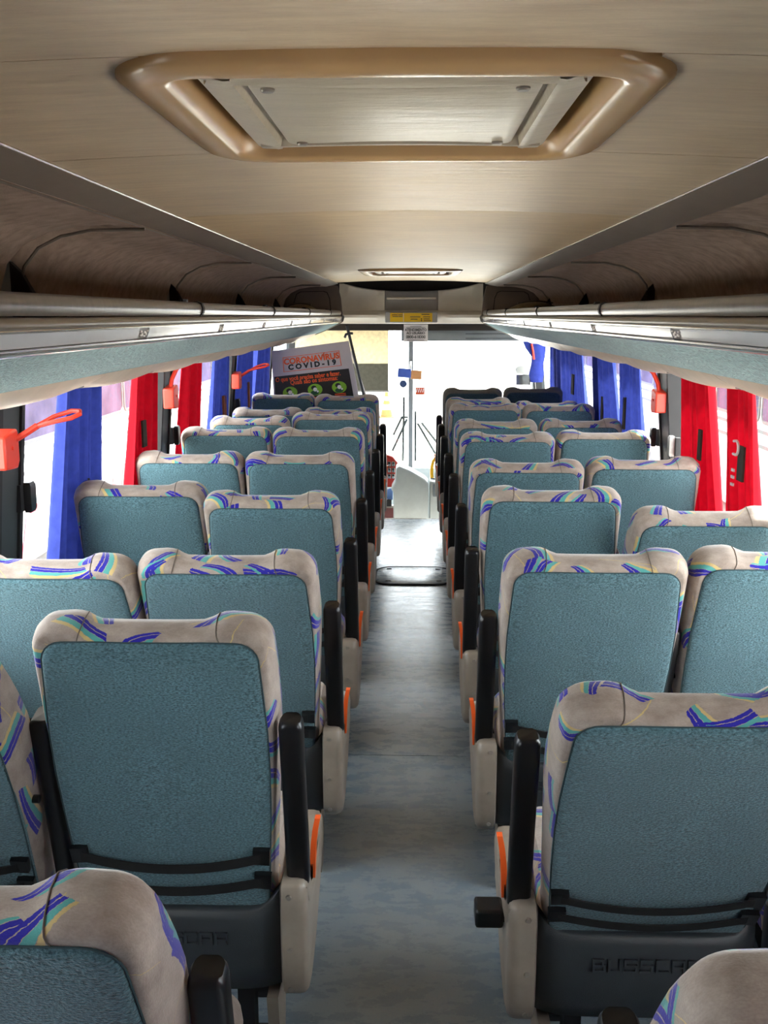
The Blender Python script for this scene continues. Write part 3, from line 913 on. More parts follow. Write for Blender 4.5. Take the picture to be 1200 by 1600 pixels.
def make_cover(sg):
    """beige aisle-side cover, profile in (y, z)"""
    pr = [(0.055, 0.27), (0.062, 0.235), (0.085, 0.213), (0.12, 0.205), (0.17, 0.213), (0.24, 0.24), (0.32, 0.285), (0.39, 0.335), (0.435, 0.39), (0.445, 0.43), (0.425, 0.452), (0.38, 0.45), (0.30, 0.425), (0.22, 0.41), (0.17, 0.43), (0.15, 0.458), (0.125, 0.475), (0.09, 0.480), (0.062, 0.480), (0.052, 0.472), (0.05, 0.42), (0.05, 0.34)]
    rr = []
    for d, x in ((0.010, 0.216), (0.0, 0.220), (0.0, 0.250), (0.003, 0.262), (0.012, 0.269), (0.028, 0.272), (0.05, 0.268)):
        rr.append([(sg * x, p[0], p[1]) for p in inset(pr, d)])
    return MB().rings(rr).mesh('side_cover', 'beige', angle=55)
ME['cover'] = {1: make_cover(1), -1: make_cover(-1)}
ME['screw'] = MB().tube([(0, 0, 0), (0, -0.004, 0)], [0.0065, 0.005], 10).mesh('screw', 'screw')
def make_lever(sg):
    pts = [(sg * 0.259, 0.215, 0.405), (sg * 0.260, 0.215, 0.44), (sg * 0.261, 0.222, 0.475), (sg * 0.264, 0.236, 0.505), (sg * 0.268, 0.25, 0.525)]
    mb = MB(); rr = []
    for i, p in enumerate(pts):
        w = (0.009, 0.010, 0.011, 0.012, 0.010)[i]
        x_ = p[0] + sg * 0.008
        rr.append([(x_ - 0.006, p[1] - w, p[2]), (x_ + 0.006, p[1] - w, p[2]), (x_ + 0.006, p[1] + w, p[2]), (x_ - 0.006, p[1] + w, p[2])])
    return mb.rings(rr).mesh('recline_lever', 'orange')
ME['lever'] = {1: make_lever(1), -1: make_lever(-1)}
def make_cushion():
    base = rrect(-0.195, 0.195, 0.12, 0.56, 0.05, 5)
    rr = [[(p[0], p[1], z) for p in inset(base, d)] for d, z in ((0.02, 0.34), (0.0, 0.355), (-0.004, 0.39), (0.0, 0.42), (0.014, 0.44), (0.05, 0.447))]
    mb = MB().rings(rr)
    me = mb.mesh('seat_cushion', 'velour')
    uvl = me.uv_layers.new(name='UVMap')
    for lp in me.loops:
        v = me.vertices[lp.vertex_index].co
        uvl.data[lp.index].uv = (v.x + v.z, v.y)
    return me
ME['cushion'] = make_cushion()
ME['leg'] = MB().box((0, 0, 0.10), (0.035, 0.05, 0.20)).box((0, 0.02, 0.008), (0.07, 0.16, 0.016)).mesh('leg', 'steel')
ME['frame_rail'] = MB().box((0, 0.22, 0.215), (0.42, 0.04, 0.03)).box((0, 0.44, 0.30), (0.42, 0.04, 0.03)).box((-0.15, 0.33, 0.26), (0.03, 0.26, 0.03), Matrix.Rotation(R(21), 3, 'X')).box((0.15, 0.33, 0.26), (0.03, 0.26, 0.03), Matrix.Rotation(R(21), 3, 'X')).mesh('frame_rail', 'steel')
ME['base_plate'] = MB().prism([(0.14, 0.0), (0.20, 0.0), (0.24, 0.19), (0.10, 0.19)], -0.012, 0.012, 'x').mesh('kick_plate', 'beige')
ME['stop'] = MB().tube([(0, 0, 0), (0.03, 0, 0)], [0.0085, 0.0085], 10).mesh('armrest_stop', 'black')

def seat(cx, y, alpha, sg, aisle, label, dark=False, group=None, detail=True, extra=False, mid=0.214):
    e = empty('coach_seat', (cx, y, 0), label, 'seat', group)
    b = obj('backrest', ME['backrest_plain' if dark else 'backrest'], e, (0, 0.10, 0.40), (R(alpha), 0, 0))
    obj('back_panel', ME['panel_dark' if dark else 'panel'], b)
    if not dark:
        for sm in ME['seam']:
            obj('seam', sm, b)
    obj('piping', ME['piping'], b)
    for i, st in enumerate(ME['strap']):
        obj('strap', st, b)
        for sx in (-1, 1):
            mt = (0.150, 0.088)[i]
            obj('strap_mount', ME['mount'], b, (sx * 0.182, -0.014, mt - 0.001), (0, R(sx * 4), 0))
    obj('seat_cushion', ME['cushion'], e)
    sh = obj('lower_shell', ME['shell'], e)
    if detail:
        for lt in LET:
            obj('embossed_letter', lt, sh, (0, 0.0675, 0.348), (R(2), 0, 0))
    obj('frame_rail', ME['frame_rail'], e)
    if aisle:
        obj('armrest', ME['armrest'], e, (sg * 0.250, 0.105, 0.462), (R(13), 0, 0))
        obj('armrest', ME['mid_armrest'], e, (-sg * mid, 0.135, 0.45), (R(min(22, max(14, alpha))), 0, 0))
        cv = obj('side_cover', ME['cover'][sg], e)
        for z in (0.452, 0.335, 0.24):
            obj('screw', ME['screw'], cv, (sg * 0.235, 0.052 if z > 0.3 else 0.062, z))
        obj('recline_lever', ME['lever'][sg], e)
        for ly in (0.15, 0.42):
            obj('leg', ME['leg'], e, (sg * 0.13, ly, 0.0))
        obj('kick_plate', ME['base_plate'], e, (sg * 0.19, 0.0, 0.0))
    else:
        obj('armrest_stop', ME['stop'], b, (sg * 0.196, 0.05, 0.27), (0, 0, 0 if sg > 0 else PI))
        obj('leg', ME['leg'], e, (sg * 0.10, 0.15, 0.0))
    if extra:
        fl_ = obj('foot_lever', MB().box((sg * 0.300, 0.20, 0.375), (0.058, 0.06, 0.040)).mesh('foot_lever', 'black'), e, bevel=0.006)
        obj('lever_arm', MB().box((sg * 0.262, 0.20, 0.372), (0.03, 0.03, 0.02)).mesh('lever_arm', 'steel'), fl_)
    return e

ORD = ['nearest', 'second', 'third', 'fourth', 'fifth', 'sixth', 'seventh', 'eighth', 'ninth', 'tenth']
YLr = [1.055, 1.813, 2.593, 3.385, 4.155, 4.925, 5.74, 6.50, 7.12]
YRr = [0.975, 1.748, 2.521, 3.262, 4.045, 4.845, 5.59, 6.41, 7.12, 7.76]
AL = [23.0, 13.5, 25.0, 22.75, 16.25, 10.75, 11.25, 23.5, 13.0]
AR = [25.5, 28.5, 20.75, 13.5, 19.25, 14.25, 18.5, 13.0, 19.5, 12.25]
ALW = [None, 24.25, 27.0, 16.0, 16.0, 10.0, 18.75, 23.75, 9.0]
ARW = [None, None, 19.25, 26.5, 16.25, 10.5, 17.25, 14.0, 25.25, 9.25]
for i, (y, a) in enumerate(zip(YLr, AL)):
    row = ORD[i] + ' row from the camera'
    seat((-0.488, -0.480)[i] if i < 2 else -0.463, y, a, 1, True, 'left aisle seat in the %s, teal back with patterned velour edge' % row, group='seats on the left of the aisle', detail=i < 3, mid=0.236 if i == 1 else 0.214)
    if ALW[i] is not None:
        seat(-0.956 if i == 1 else -0.912, y, ALW[i], 1, False, 'left window seat in the %s, teal back with patterned velour edge' % row, group='seats on the left of the aisle', detail=i < 3)
for i, (y, a) in enumerate(zip(YRr, AR)):
    row = ORD[i] + ' row from the camera'
    dk = i == 9
    txt = 'teal back with patterned velour edge' if not dk else 'plain dark back'
    seat((0.478, 0.462)[i] if i < 2 else 0.445, y, a, -1, True, 'right aisle seat in the %s, %s' % (row, txt), dark=dk, group='seats on the right of the aisle', detail=i < 3, extra=i == 1)
    if ARW[i] is not None:
        seat(0.902, y, ARW[i], -1, False, 'right window seat in the %s, %s' % (row, txt), dark=dk, group='seats on the right of the aisle', detail=i < 3)
# the neighbour of the second right row stands just outside the frame's edge
seat(0.918, YRr[1], 24.0, -1, False, 'right window seat in the second row from the camera, beside the foot lever seat', group='seats on the right of the aisle', detail=False)

# ================================================================== CURTAINS
def curtain(s, y0, y1, mat, label, folds=5, ztop=1.44, zbot=0.73, patch=None, pmat='velcro', amp=0.025, tuck=0.0):
    e = empty('curtain', (0, 0, 0), label, 'curtain', 'window curtains')
    mb = MB(); ny, nz = folds * 10, 14
    ph = random.random() * 6
    def pt(t, u):
        z = ztop + (zbot - ztop) * u
        yc = (y0 + y1) / 2
        half = (y1 - y0) / 2 * (0.80 + 0.20 * u + tuck * math.sin(PI * u))
        yy = yc + (t * 2 - 1) * half + 0.006 * math.sin(9 * t + 3 * u + ph)
        a = amp * (0.7 + 0.5 * u)
        sn = math.sin(2 * PI * folds * t + ph + 0.6 * u)
        xx = XW(z) - 0.028 - a * (abs(sn) ** 0.7) * (1 if sn > 0 else -1) - 0.008 * math.sin(2 * PI * folds * 0.37 * t + ph)
        return (s * xx, yy, z)
    for j in range(nz + 1):
        for i in range(ny + 1):
            mb.v.append(pt(i / ny, j / nz))
    for j in range(nz):
        for i in range(ny):
            a = j * (ny + 1) + i
            mb.f.append((a, a + 1, a + ny + 2, a + ny + 1))
    me = bpy.data.meshes.new('curtain_cloth'); me.from_pydata(mb.v, [], mb.f); me.materials.append(M[mat]); me.shade_smooth()
    obj('curtain_cloth', me, e)
    obj('curtain_hem', MB().tube([(s * (XW(ztop) - 0.045), y0, ztop), (s * (XW(ztop) - 0.045), y1, ztop)], 0.006, 6).mesh('curtain_rod', 'alu'), e).name = 'curtain_rod'
    if patch:
        (t, za, zb, w) = patch
        u = (ztop - (za + zb) / 2) / (ztop - zbot)
        p = pt(t, u)
        xs = XW((za + zb) / 2) - 0.028 - amp * 1.15
        obj('velcro_patch', MB().box((s * xs, p[1], (za + zb) / 2), (0.008, w, zb - za)).mesh('velcro_patch', pmat), e)
    return e
curtain(-1, 3.20, 3.66, 'cur_blue', 'blue curtain gathered at the nearest left window', 5, patch=(0.62, 0.86, 1.04, 0.05))
curtain(-1, 4.05, 4.50, 'cur_red', 'red curtain before the second left pillar', 5, patch=(0.36, 1.06, 1.17, 0.06))
curtain(-1, 5.06, 5.46, 'cur_red', 'narrow red curtain just past the second left pillar', 4)
curtain(-1, 5.70, 6.32, 'cur_blue', 'blue curtain with rust patch after the left red curtains', 5, patch=(0.6, 0.98, 1.13, 0.10), pmat='velcro_rust')
curtain(-1, 6.62, 7.16, 'cur_blue', 'blue curtain with rust strip, second from the poster', 5, patch=(0.7, 0.98, 1.15, 0.06), pmat='velcro_rust')
curtain(-1, 7.25, 8.10, 'cur_blue', 'dark blue curtain beside the virus poster', 6)
curtain(1, 6.75, 8.70, 'cur_blue', 'wide blue curtain bunch at the far right window', 11, patch=(0.25, 1.05, 1.19, 0.10))
curtain(1, 5.86, 6.52, 'cur_blue', 'blue curtain in the middle of the right windows', 5, patch=(0.45, 0.95, 1.12, 0.06))
curtain(1, 5.10, 5.76, 'cur_blue', 'blue curtain closest to the right red lever', 5, patch=(0.6, 1.0, 1.17, 0.05))
curtain(1, 3.90, 4.34, 'cur_red', 'red curtain beside the right pillar', 5, patch=(0.25, 1.04, 1.16, 0.04))
cr2 = curtain(1, 3.38, 3.74, 'cur_red', 'red curtain with pale letters, nearest on the right', 4, patch=(0.35, 1.04, 1.16, 0.06))
# pale letter fragments printed on the nearest right curtain
def arc_pts(cy, cz, r, a0, a1, n=8):
    return [(1.098, cy + r * math.cos(R(a0 + (a1 - a0) * k / n)), cz + r * math.sin(R(a0 + (a1 - a0) * k / n))) for k in range(n + 1)]
obj('printed_letter', MB().tube([(1.112, 3.57, 1.17)] + [(1.112, p[1], p[2]) for p in arc_pts(3.54, 1.15, 0.024, 90, 270)] + [(1.112, 3.57, 1.126)], 0.005, 6).mesh('printed_letter', 'board'), cr2)
for dz in (0.0, 0.026, 0.05):
    obj('printed_letter', MB().box((1.112, 3.56, 1.02 + dz), (0.006, 0.026, 0.010)).mesh('printed_letter', 'board'), cr2)
# tied curtain at the entrance, hanging from the header
# unseen curtains beside and behind the camera, added to darken the near end
for s_, nm, cl, cm in ((-1, 'left', 'blue', 'cur_blue'), (1, 'right', 'red', 'cur_red')):
    curtain(s_, -1.22, -0.82, 'cur_blue', 'unseen drawn blue curtain added to dim the rearmost %s window' % nm, 4)
    curtain(s_, -0.60, 0.55, cm, 'unseen drawn %s curtain added to dim the %s window beside the camera' % (cl, nm), 9)
    curtain(s_, 1.30, 1.70, cm, 'unseen gathered %s curtain added to dim the %s window of the nearest seats' % (cl, nm), 5)
tc = empty('tied_curtain', (0, 0, 0), 'short light blue curtain tied up at the front right corner', 'curtain')
mb = MB(); rr = []
for (x, z, w) in ((1.10, 1.36, 0.10), (1.11, 1.30, 0.085), (1.14, 1.22, 0.055), (1.13, 1.14, 0.05), (1.125, 1.06, 0.062), (1.13, 0.99, 0.05)):
    rr.append([(x + w * math.cos(2 * PI * k / 14) * (1 + 0.18 * math.cos(5 * 2 * PI * k / 14)), 9.55 + 0.03 * math.sin(2 * PI * k / 14), z) for k in range(14)])
obj('curtain_cloth', mb.rings(rr).mesh('curtain_cloth', 'cur_blue'), tc)
obj('tie_band', MB().tube([(1.075, 9.51, 1.34), (1.09, 9.505, 1.27), (1.10, 9.51, 1.20)], 0.010, 6).mesh('tie_band', 'red_plastic'), tc)

# ================================================================== EMERGENCY LEVERS AND LATCHES
def release_lever(s, y, z, label, open_=True):
    e = empty('emergency_lever', (s * (XW(z) - 0.03), y, z), label, 'emergency lever', 'red emergency window levers')
    bx = MB().prism([(-0.05, 0.045), (0.04, 0.06), (0.05, 0.045), (0.05, -0.03), (0.035, -0.05), (-0.05, -0.045)], -s * 0.0, -s * 0.05, 'x')
    b = obj('lever_housing', bx.mesh('lever_housing', 'red_plastic'), e, bevel=0.006)
    obj('housing_screw', MB().tube([(-s * 0.05, 0.0, 0.01), (-s * 0.054, 0.0, 0.01)], 0.006, 8).mesh('housing_screw', 'red_plastic'), b)
    # flat bar pulled out over the seats, ending in a loop when it is a long one
    q = -s
    if open_:
        obj('lever_bar', MB().tube([(q * 0.03, 0.03, 0.02), (q * 0.07, 0.05, 0.045), (q * 0.10, 0.06, 0.065)], 0.009, 8).mesh('lever_bar', 'red_plastic'), e)
        lp = [(q * 0.095, 0.06, 0.062), (q * 0.14, 0.05, 0.075), (q * 0.20, 0.045, 0.088), (q * 0.222, 0.055, 0.098), (q * 0.215, 0.075, 0.104), (q * 0.19, 0.085, 0.104), (q * 0.14, 0.08, 0.088), (q * 0.095, 0.06, 0.062)]
        obj('lever_loop', MB().tube(lp, 0.0065, 8).mesh('lever_loop', 'red_plastic'), e)
    else:
        obj('lever_bar', MB().tube([(q * 0.025, 0.0, 0.05), (q * 0.03, 0.01, 0.085), (q * 0.05, 0.02, 0.13), (q * 0.09, 0.04, 0.175)], 0.010, 8).mesh('lever_bar', 'red_plastic'), e)
    return e
release_lever(-1, 2.73, 1.235, 'red emergency lever with open loop, on the nearest left pillar')
release_lever(-1, 4.68, 1.225, 'red emergency lever rising to the rack, on the second left pillar', False)
release_lever(-1, 6.46, 1.19, 'far red emergency lever behind the left blue curtain')
release_lever(1, 4.70, 1.21, 'red emergency lever box on the right window pillar', False)
for s, y, z, m, lab in ((-1, 2.94, 1.07, 'black', 'black window latch on the nearest left pillar'), (-1, 4.87, 1.03, 'black', 'black window latch on the second left pillar'),
                   (1, 4.87, 1.03, 'black', 'black window latch left of the right pillar'), (1, 4.52, 1.03, 'grey_panel', 'grey window latch beside the red curtain'), (-1, 6.62, 1.02, 'black', 'far black window latch between left blue curtains')):
    X = XW(z) - 0.03
    pr = [(-0.028, 0.0), (0.030, 0.004), (0.038, 0.03), (0.034, 0.055), (-0.028, 0.058)]
    la = empty('window_latch', (s * X, y, z), lab, 'latch', 'window latches')
    zz = [(-0.045, 0.6), (-0.035, 0.75), (0.035, 0.75), (0.045, 0.6)]
    obj('latch_knob', MB().rings([[(-s * 0.004 - s * p[1] * k * 0.5, p[0] * k + 0.02, q) for p in pr] for q, k in zz]).mesh('latch_knob', m), la)
    obj('latch_base', MB().box((s * 0.008, -0.005, 0), (0.02, 0.03, 0.08)).mesh('latch_base', 'rubber'), la)

# ================================================================== POSTER AND PARTITION
pa = empty('driver_partition', (0, 0, 0), 'low grey partition behind the driver, hidden by the front left seats', 'partition')
obj('partition_board', MB().box((-0.76, 7.86, 0.50), (0.80, 0.03, 1.0)).mesh('partition_board', 'wall'), pa, bevel=0.01)
po_ = empty('leaning_pole', (0, 0, 0), 'thin dark pole with hook leaning beside the poster', 'pole')
obj('pole', MB().tube([(-0.508, 7.87, 1.52), (-0.384, 7.87, 0.998)], 0.011, 8).mesh('pole', 'pillar'), po_)
obj('bright_edge', MB().tube([(-0.478, 7.88, 1.33), (-0.372, 7.88, 1.0)], 0.009, 6).mesh('bright_edge', 'white'), po_)
obj('hook', MB().tube([(-0.525, 7.87, 1.43), (-0.515, 7.865, 1.455), (-0.485, 7.86, 1.463), (-0.465, 7.87, 1.462)], 0.010, 8).mesh('hook', 'pillar'), po_)

pst = empty('virus_poster', (0, 0, 0), 'black and lilac virus warning poster standing behind the front left seats', 'poster')
TL, TR, BR_, BL = Vector((-1.075, 7.80, 1.332)), Vector((-0.490, 7.80, 1.408)), Vector((-0.400, 7.80, 0.905)), Vector((-1.060, 7.80, 0.845))
def pm(u, v, d=0.0):
    p = (TL * (1 - u) + TR * u) * (1 - v) + (BL * (1 - u) + BR_ * u) * v
    return (p.x, p.y - d, p.z)
def quad(u0, u1, v0, v1, d0, d1, mat, name, n=4):
    mb = MB()
    c = [(u0, v0), (u1, v0), (u1, v1), (u0, v1)]
    mb.rings([[pm(u, v, d0) for u, v in c], [pm(u, v, d1) for u, v in c]])
    return mb.mesh(name, mat, smooth=False)
bd = obj('poster_board', quad(0, 1, 0, 1, 0.0, 0.012, 'board', 'poster_board'), pst)
obj('black_field', quad(0.02, 0.94, 0.40, 1.0, 0.012, 0.0135, 'poster_black', 'black_field'), bd)
def ptxt(t, u, v, size, mat, squeeze=1.0, al='CENTER', bold=0.0):
    W_, H_ = 0.60, 0.47
    return obj('lettering', text_mesh(t, size, mat, lambda p: pm(u + p[0] * squeeze / W_, v - p[1] / H_, 0.0165), align=al, bold=bold), bd)
for (u0, u1, v0, v1) in ((0.14, 0.86, 0.12, 0.128), (0.14, 0.86, 0.338, 0.346), (0.14, 0.148, 0.12, 0.346), (0.852, 0.86, 0.12, 0.346)):
    obj('title_frame', quad(u0, u1, v0, v1, 0.012, 0.0145, 'poster_orange', 'title_frame'), bd)
ptxt('CORONAVÍRUS', 0.50, 0.195, 0.058, 'poster_orange', 1.03, bold=0.0022)
ptxt('C O V I D - 1 9', 0.50, 0.285, 0.050, 'ink', 1.12, bold=0.0025)
ptxt('O que você precisa saber e fazer.', 0.035, 0.455, 0.044, 'poster_orange', 0.80, 'LEFT', bold=0.0012)
ptxt('Quais são os sintomas:', 0.50, 0.52, 0.044, 'poster_orange', 0.85, bold=0.0012)
for i, u in enumerate((0.20, 0.50, 0.79)):
    v = 0.66 - (0.0 if i else -0.005)
    def ell(uc, vc, ru, rv, n=18): return [(uc + ru * math.cos(2 * PI * k / n), vc + rv * math.sin(2 * PI * k / n)) for k in range(n)]
    def disc(uc, vc, ru, rv, d, mat, name, par):
        c = ell(uc, vc, ru, rv)
        return obj(name, MB().rings([[pm(a, b, d - 0.001) for a, b in c], [pm(a, b, d) for a, b in c]]).mesh(name, mat, smooth=False), par)
    ic = disc(u, v, 0.088, 0.088, 0.0150, 'poster_green', 'round_icon', bd)
    disc(u - 0.005, v + 0.045, 0.050, 0.036, 0.0156, 'poster_dkgreen', 'icon_body', ic)
    disc(u - 0.012, v - 0.030, 0.032, 0.034, 0.0158, 'ink', 'icon_hair', ic)
    disc(u + 0.002, v - 0.002, 0.024, 0.030, 0.0162, 'white', 'icon_face', ic)
    disc(u + 0.030, v + 0.030, 0.012, 0.016, 0.0164, 'white', 'icon_hand', ic)
    for q in range(1 if i < 2 else 2):
        obj('caption_bar', quad(u - (0.03 if i < 2 else 0.065), u + (0.03 if i < 2 else 0.065), v + 0.115 + 0.025 * q - (0.02 if i == 2 else 0), v + 0.127 + 0.025 * q - (0.02 if i == 2 else 0), 0.012, 0.0148, 'poster_orange', 'caption_bar'), bd)
ptxt('EM CASO DE SINTOMAS, CONTATO COM', 0.49, 0.875, 0.036, 'poster_orange', 0.80, bold=0.0012)
ptxt('CASOS OU DÚVIDAS, LIGUE:', 0.60, 0.935, 0.036, 'poster_orange', 0.80, bold=0.0012)

# ================================================================== DRIVER'S CAB
# information card hanging under the header
ic = empty('phone_card', (0, 0, 0), 'white passenger service card hanging below the yellow notice', 'sign')
obj('card', MB().box((0.016, 9.27, 1.440), (0.215, 0.004, 0.152)).mesh('card', 'white'), ic)
def ctxt(t, z, size, mat='ink_grey', sq=1.0, bold=0.0012):
    obj('lettering', text_mesh(t, size, mat, lambda p: (0.016 + p[0] * sq, 9.2665, z + p[1]), bold=bold), ic)
ctxt('ATENDIMENTO', 1.468, 0.030, sq=0.92)
ctxt('AO USUÁRIO', 1.440, 0.030, sq=0.92)
ctxt('0800-618300', 1.406, 0.036, sq=0.90, bold=0.0012)
for z, w in ((1.500, 0.10), (1.488, 0.17), (1.378, 0.15)):
    obj('print_line', MB().box((0.016, 9.2665, z), (w, 0.002, 0.004)).mesh('print_line', 'ink_grey'), ic)
# visor on the right, blind on the left
vz = empty('sun_visor', (0, 0, 0), 'long grey sun visor across the right windscreen', 'sun visor')
obj('visor_body', MB().prism([(9.50, 1.52), (9.53, 1.52), (9.50, 1.365), (9.47, 1.365)], -0.115, 1.10, 'x').mesh('visor_body', 'visor'), vz, bevel=0.008)
for z in (1.39, 1.43, 1.47):
    yv = 9.47 + (z - 1.365) / 0.155 * 0.03
    obj('visor_groove', MB().box((0.72, yv - 0.002, z), (0.5, 0.004, 0.006)).mesh('visor_groove', 'pillar'), vz)
bl = empty('driver_blind', (0, 0, 0), 'driver sun blind with cream top and grey mesh bottom, left windscreen', 'blind')
def sheet(x0, x1, z0, z1, y, mat, name, par, th=0.004):
    return obj(name, MB().box(((x0 + x1) / 2, y, (z0 + z1) / 2), (x1 - x0, th, z1 - z0)).mesh(name, mat), par)
sheet(-1.10, -0.235, 1.155, 1.50, 9.60, 'blind_cream', 'blind_top', bl)
sheet(-1.10, -0.235, 0.90, 1.155, 9.60, 'blind_grey', 'blind_mesh', bl)
obj('blind_bar', MB().tube([(-1.10, 9.60, 0.90), (-0.23, 9.60, 0.90)], 0.008, 8).mesh('blind_bar', 'grey_panel'), bl)
obj('blind_cord', MB().tube([(-0.20, 9.62, 1.50), (-0.195, 9.62, 0.70)], 0.003, 6).mesh('blind_cord', 'pillar'), bl)
# inner mirror; its tan half is a reflection put into the colour
mi = empty('inner_mirror', (0, 0, 0), 'small inner mirror, blue with a painted tan reflection, on the windscreen pillar', 'mirror')
rot = Matrix.Rotation(R(4), 3, 'Y')
obj('mirror_blue_half', MB().box((-0.088, 9.72, 1.062), (0.125, 0.03, 0.085), rot).mesh('mirror_blue_half', 'mirror_blue'), mi, bevel=0.008)
obj('mirror_tan_half', MB().box((0.025, 9.72, 1.045), (0.10, 0.03, 0.085), rot).mesh('mirror_tan_half', 'mirror_tan'), mi, bevel=0.008)
obj('mirror_arm', MB().tube([(-0.03, 9.735, 1.08), (-0.03, 9.80, 1.14), (-0.028, 10.06, 1.16)], 0.008, 8).mesh('mirror_arm', 'chrome'), mi)
# stickers on the glass
ss = empty('windscreen_sticker', (0, 0, 0), 'round blue sticker on the left windscreen pane', 'sticker')
obj('sticker_disc', MB().tube([(-0.103, 10.108, 0.935), (-0.103, 10.104, 0.935)], 0.033, 20).mesh('sticker_disc', 'sticker_blue'), ss)
obj('sticker_rim', MB().tube([(-0.103, 10.107, 0.935), (-0.103, 10.106, 0.935)], 0.036, 20).mesh('sticker_rim', 'visor'), ss)
s2 = empty('windscreen_sticker', (0, 0, 0), 'square orange sticker on the right windscreen pane', 'sticker')
obj('sticker_sheet', MB().box((0.062, 10.106, 0.865), (0.09, 0.004, 0.07)).mesh('sticker_sheet', 'sticker_orange'), s2)
for k in range(4):
    obj('white_stroke', MB().box((0.03 + 0.021 * k, 10.1025, 0.872), (0.008, 0.002, 0.04), Matrix.Rotation(R(15), 3, 'Y')).mesh('white_stroke', 'white'), s2)
# wipers outside the glass
for lab, pts in (('left pair of thin windscreen wiper arms', [[(-0.20, 10.2, 0.42), (-0.115, 10.2, 0.60), (-0.055, 10.2, 0.60)], [(-0.21, 10.2, 0.26), (-0.065, 10.2, 0.58)], [(-0.105, 10.2, 0.16), (-0.095, 10.2, 0.80)]]),
                 ('right pair of thin windscreen wiper arms', [[(0.04, 10.2, 0.54), (0.24, 10.2, 0.20)], [(0.08, 10.2, 0.545), (0.24, 10.2, 0.34)], [(0.02, 10.2, 0.16), (0.02, 10.2, 0.66)]])):
    w = empty('windscreen_wiper', (0, 0, 0), lab, 'wiper', 'windscreen wipers')
    for p in pts:
        obj('wiper_arm', MB().tube(p, 0.013, 6).mesh('wiper_arm', 'pillar'), w)
# engine cover console
ec = empty('engine_console', (0, 0, 0), 'pale grey engine console ahead of the aisle step', 'console')
pr = [(-0.165, -0.40), (0.135, -0.40), (0.135, 0.185), (0.10, 0.225), (-0.02, 0.295), (-0.12, 0.335), (-0.150, 0.32), (-0.155, 0.20), (-0.19, 0.14), (-0.17, 0.11)]
obj('console_body', MB().prism(pr, 8.62, 8.86).mesh('console_body', 'console', angle=30), ec, bevel=0.012)
obj('console_wing', MB().prism([(0.142, -0.40), (0.60, -0.40), (0.60, 0.20), (0.20, 0.195), (0.142, 0.205)], 8.64, 8.88).mesh('console_wing', 'console'), ec, bevel=0.01)
obj('console_pocket', MB().box((0.20, 8.632, 0.13), (0.06, 0.02, 0.11)).mesh('console_pocket', 'visor'), ec, bevel=0.006)
# instrument board
ib = empty('instrument_board', (0, 0, 0), 'red instrument board with rows of switches left of the console', 'dashboard')
pr = [(-0.62, 0.10), (-0.165, 0.10), (-0.135, 0.16), (-0.125, 0.25), (-0.14, 0.32), (-0.18, 0.37), (-0.24, 0.392), (-0.62, 0.40)]
rb = obj('red_board', MB().prism(pr, 8.95, 9.05).mesh('red_board', 'dash_red'), ib, bevel=0.006)
for zz in (0.20, 0.255, 0.31):
    for k in range(7):
        sw = obj('switch', MB().box((-0.175 - 0.036 * k, 8.945, zz), (0.026, 0.02, 0.040)).mesh('switch', 'chrome'), rb, bevel=0.003)
        obj('switch_tip', MB().box((-0.175 - 0.036 * k, 8.934, zz + 0.009), (0.018, 0.006, 0.016)).mesh('switch_tip', 'ink'), sw)
obj('wine_board', MB().box((-0.39, 8.93, -0.25), (0.46, 0.06, 0.36)).mesh('wine_board', 'dash_wine'), ib, bevel=0.008)
obj('dark_slot', MB().box((-0.26, 8.91, -0.03), (0.14, 0.06, 0.06)).mesh('dark_slot', 'rubber'), ib)
obj('slot_shelf', MB().box((-0.27, 8.92, -0.065), (0.2, 0.07, 0.02)).mesh('slot_shelf', 'beige'), ib)
rg = empty('blue_rag', (0, 0, 0), 'folded pale blue cloth below the switch board', 'cloth')
rr = []
for q in range(9):
    x = -0.42 + 0.24 * q / 8
    w = 0.045 + 0.012 * math.sin(q * 1.9)
    rr.append([(x, 8.91 + 0.04 * math.cos(2 * PI * k / 12), 0.045 + w * math.sin(2 * PI * k / 12)) for k in range(12)])
obj('folded_cloth', MB().rings(rr).mesh('folded_cloth', 'dash_blue'), rg)
yh = empty('grab_handle', (0, 0, 0), 'yellow grab handle at the right of the console', 'handle')
obj('handle_bar', MB().tube([(0.165, 8.8, 0.19), (0.160, 8.8, 0.25), (0.162, 8.8, 0.31), (0.175, 8.8, 0.36), (0.195, 8.8, 0.385), (0.23, 8.8, 0.39)], 0.014, 8).mesh('handle_bar', 'yellow_plastic'), yh)
obj('handle_foot', MB().box((0.168, 8.8, 0.20), (0.04, 0.04, 0.02)).mesh('handle_foot', 'visor'), yh)
# entrance side fittings: padded mirror box in the right corner
em = empty('outside_mirror', (0, 0, 0), 'grey outside mirror seen through the right windscreen corner', 'mirror')
pr = [(1.02, 1.02), (1.25, 1.00), (1.27, 1.10), (1.18, 1.135), (1.05, 1.115), (1.01, 1.08)]
obj('mirror_shell', MB().prism(pr, 10.35, 10.45).mesh('mirror_shell', 'grey_panel'), em, bevel=0.02)
obj('mirror_foot', MB().box((1.10, 10.40, 0.96), (0.14, 0.06, 0.10)).mesh('mirror_foot', 'rubber'), em)
obj('mirror_stay', MB().tube([(1.15, 10.40, 1.0), (1.24, 10.30, 0.8), (1.24, 10.2, 0.6)], 0.02, 8).mesh('mirror_stay', 'rubber'), em)
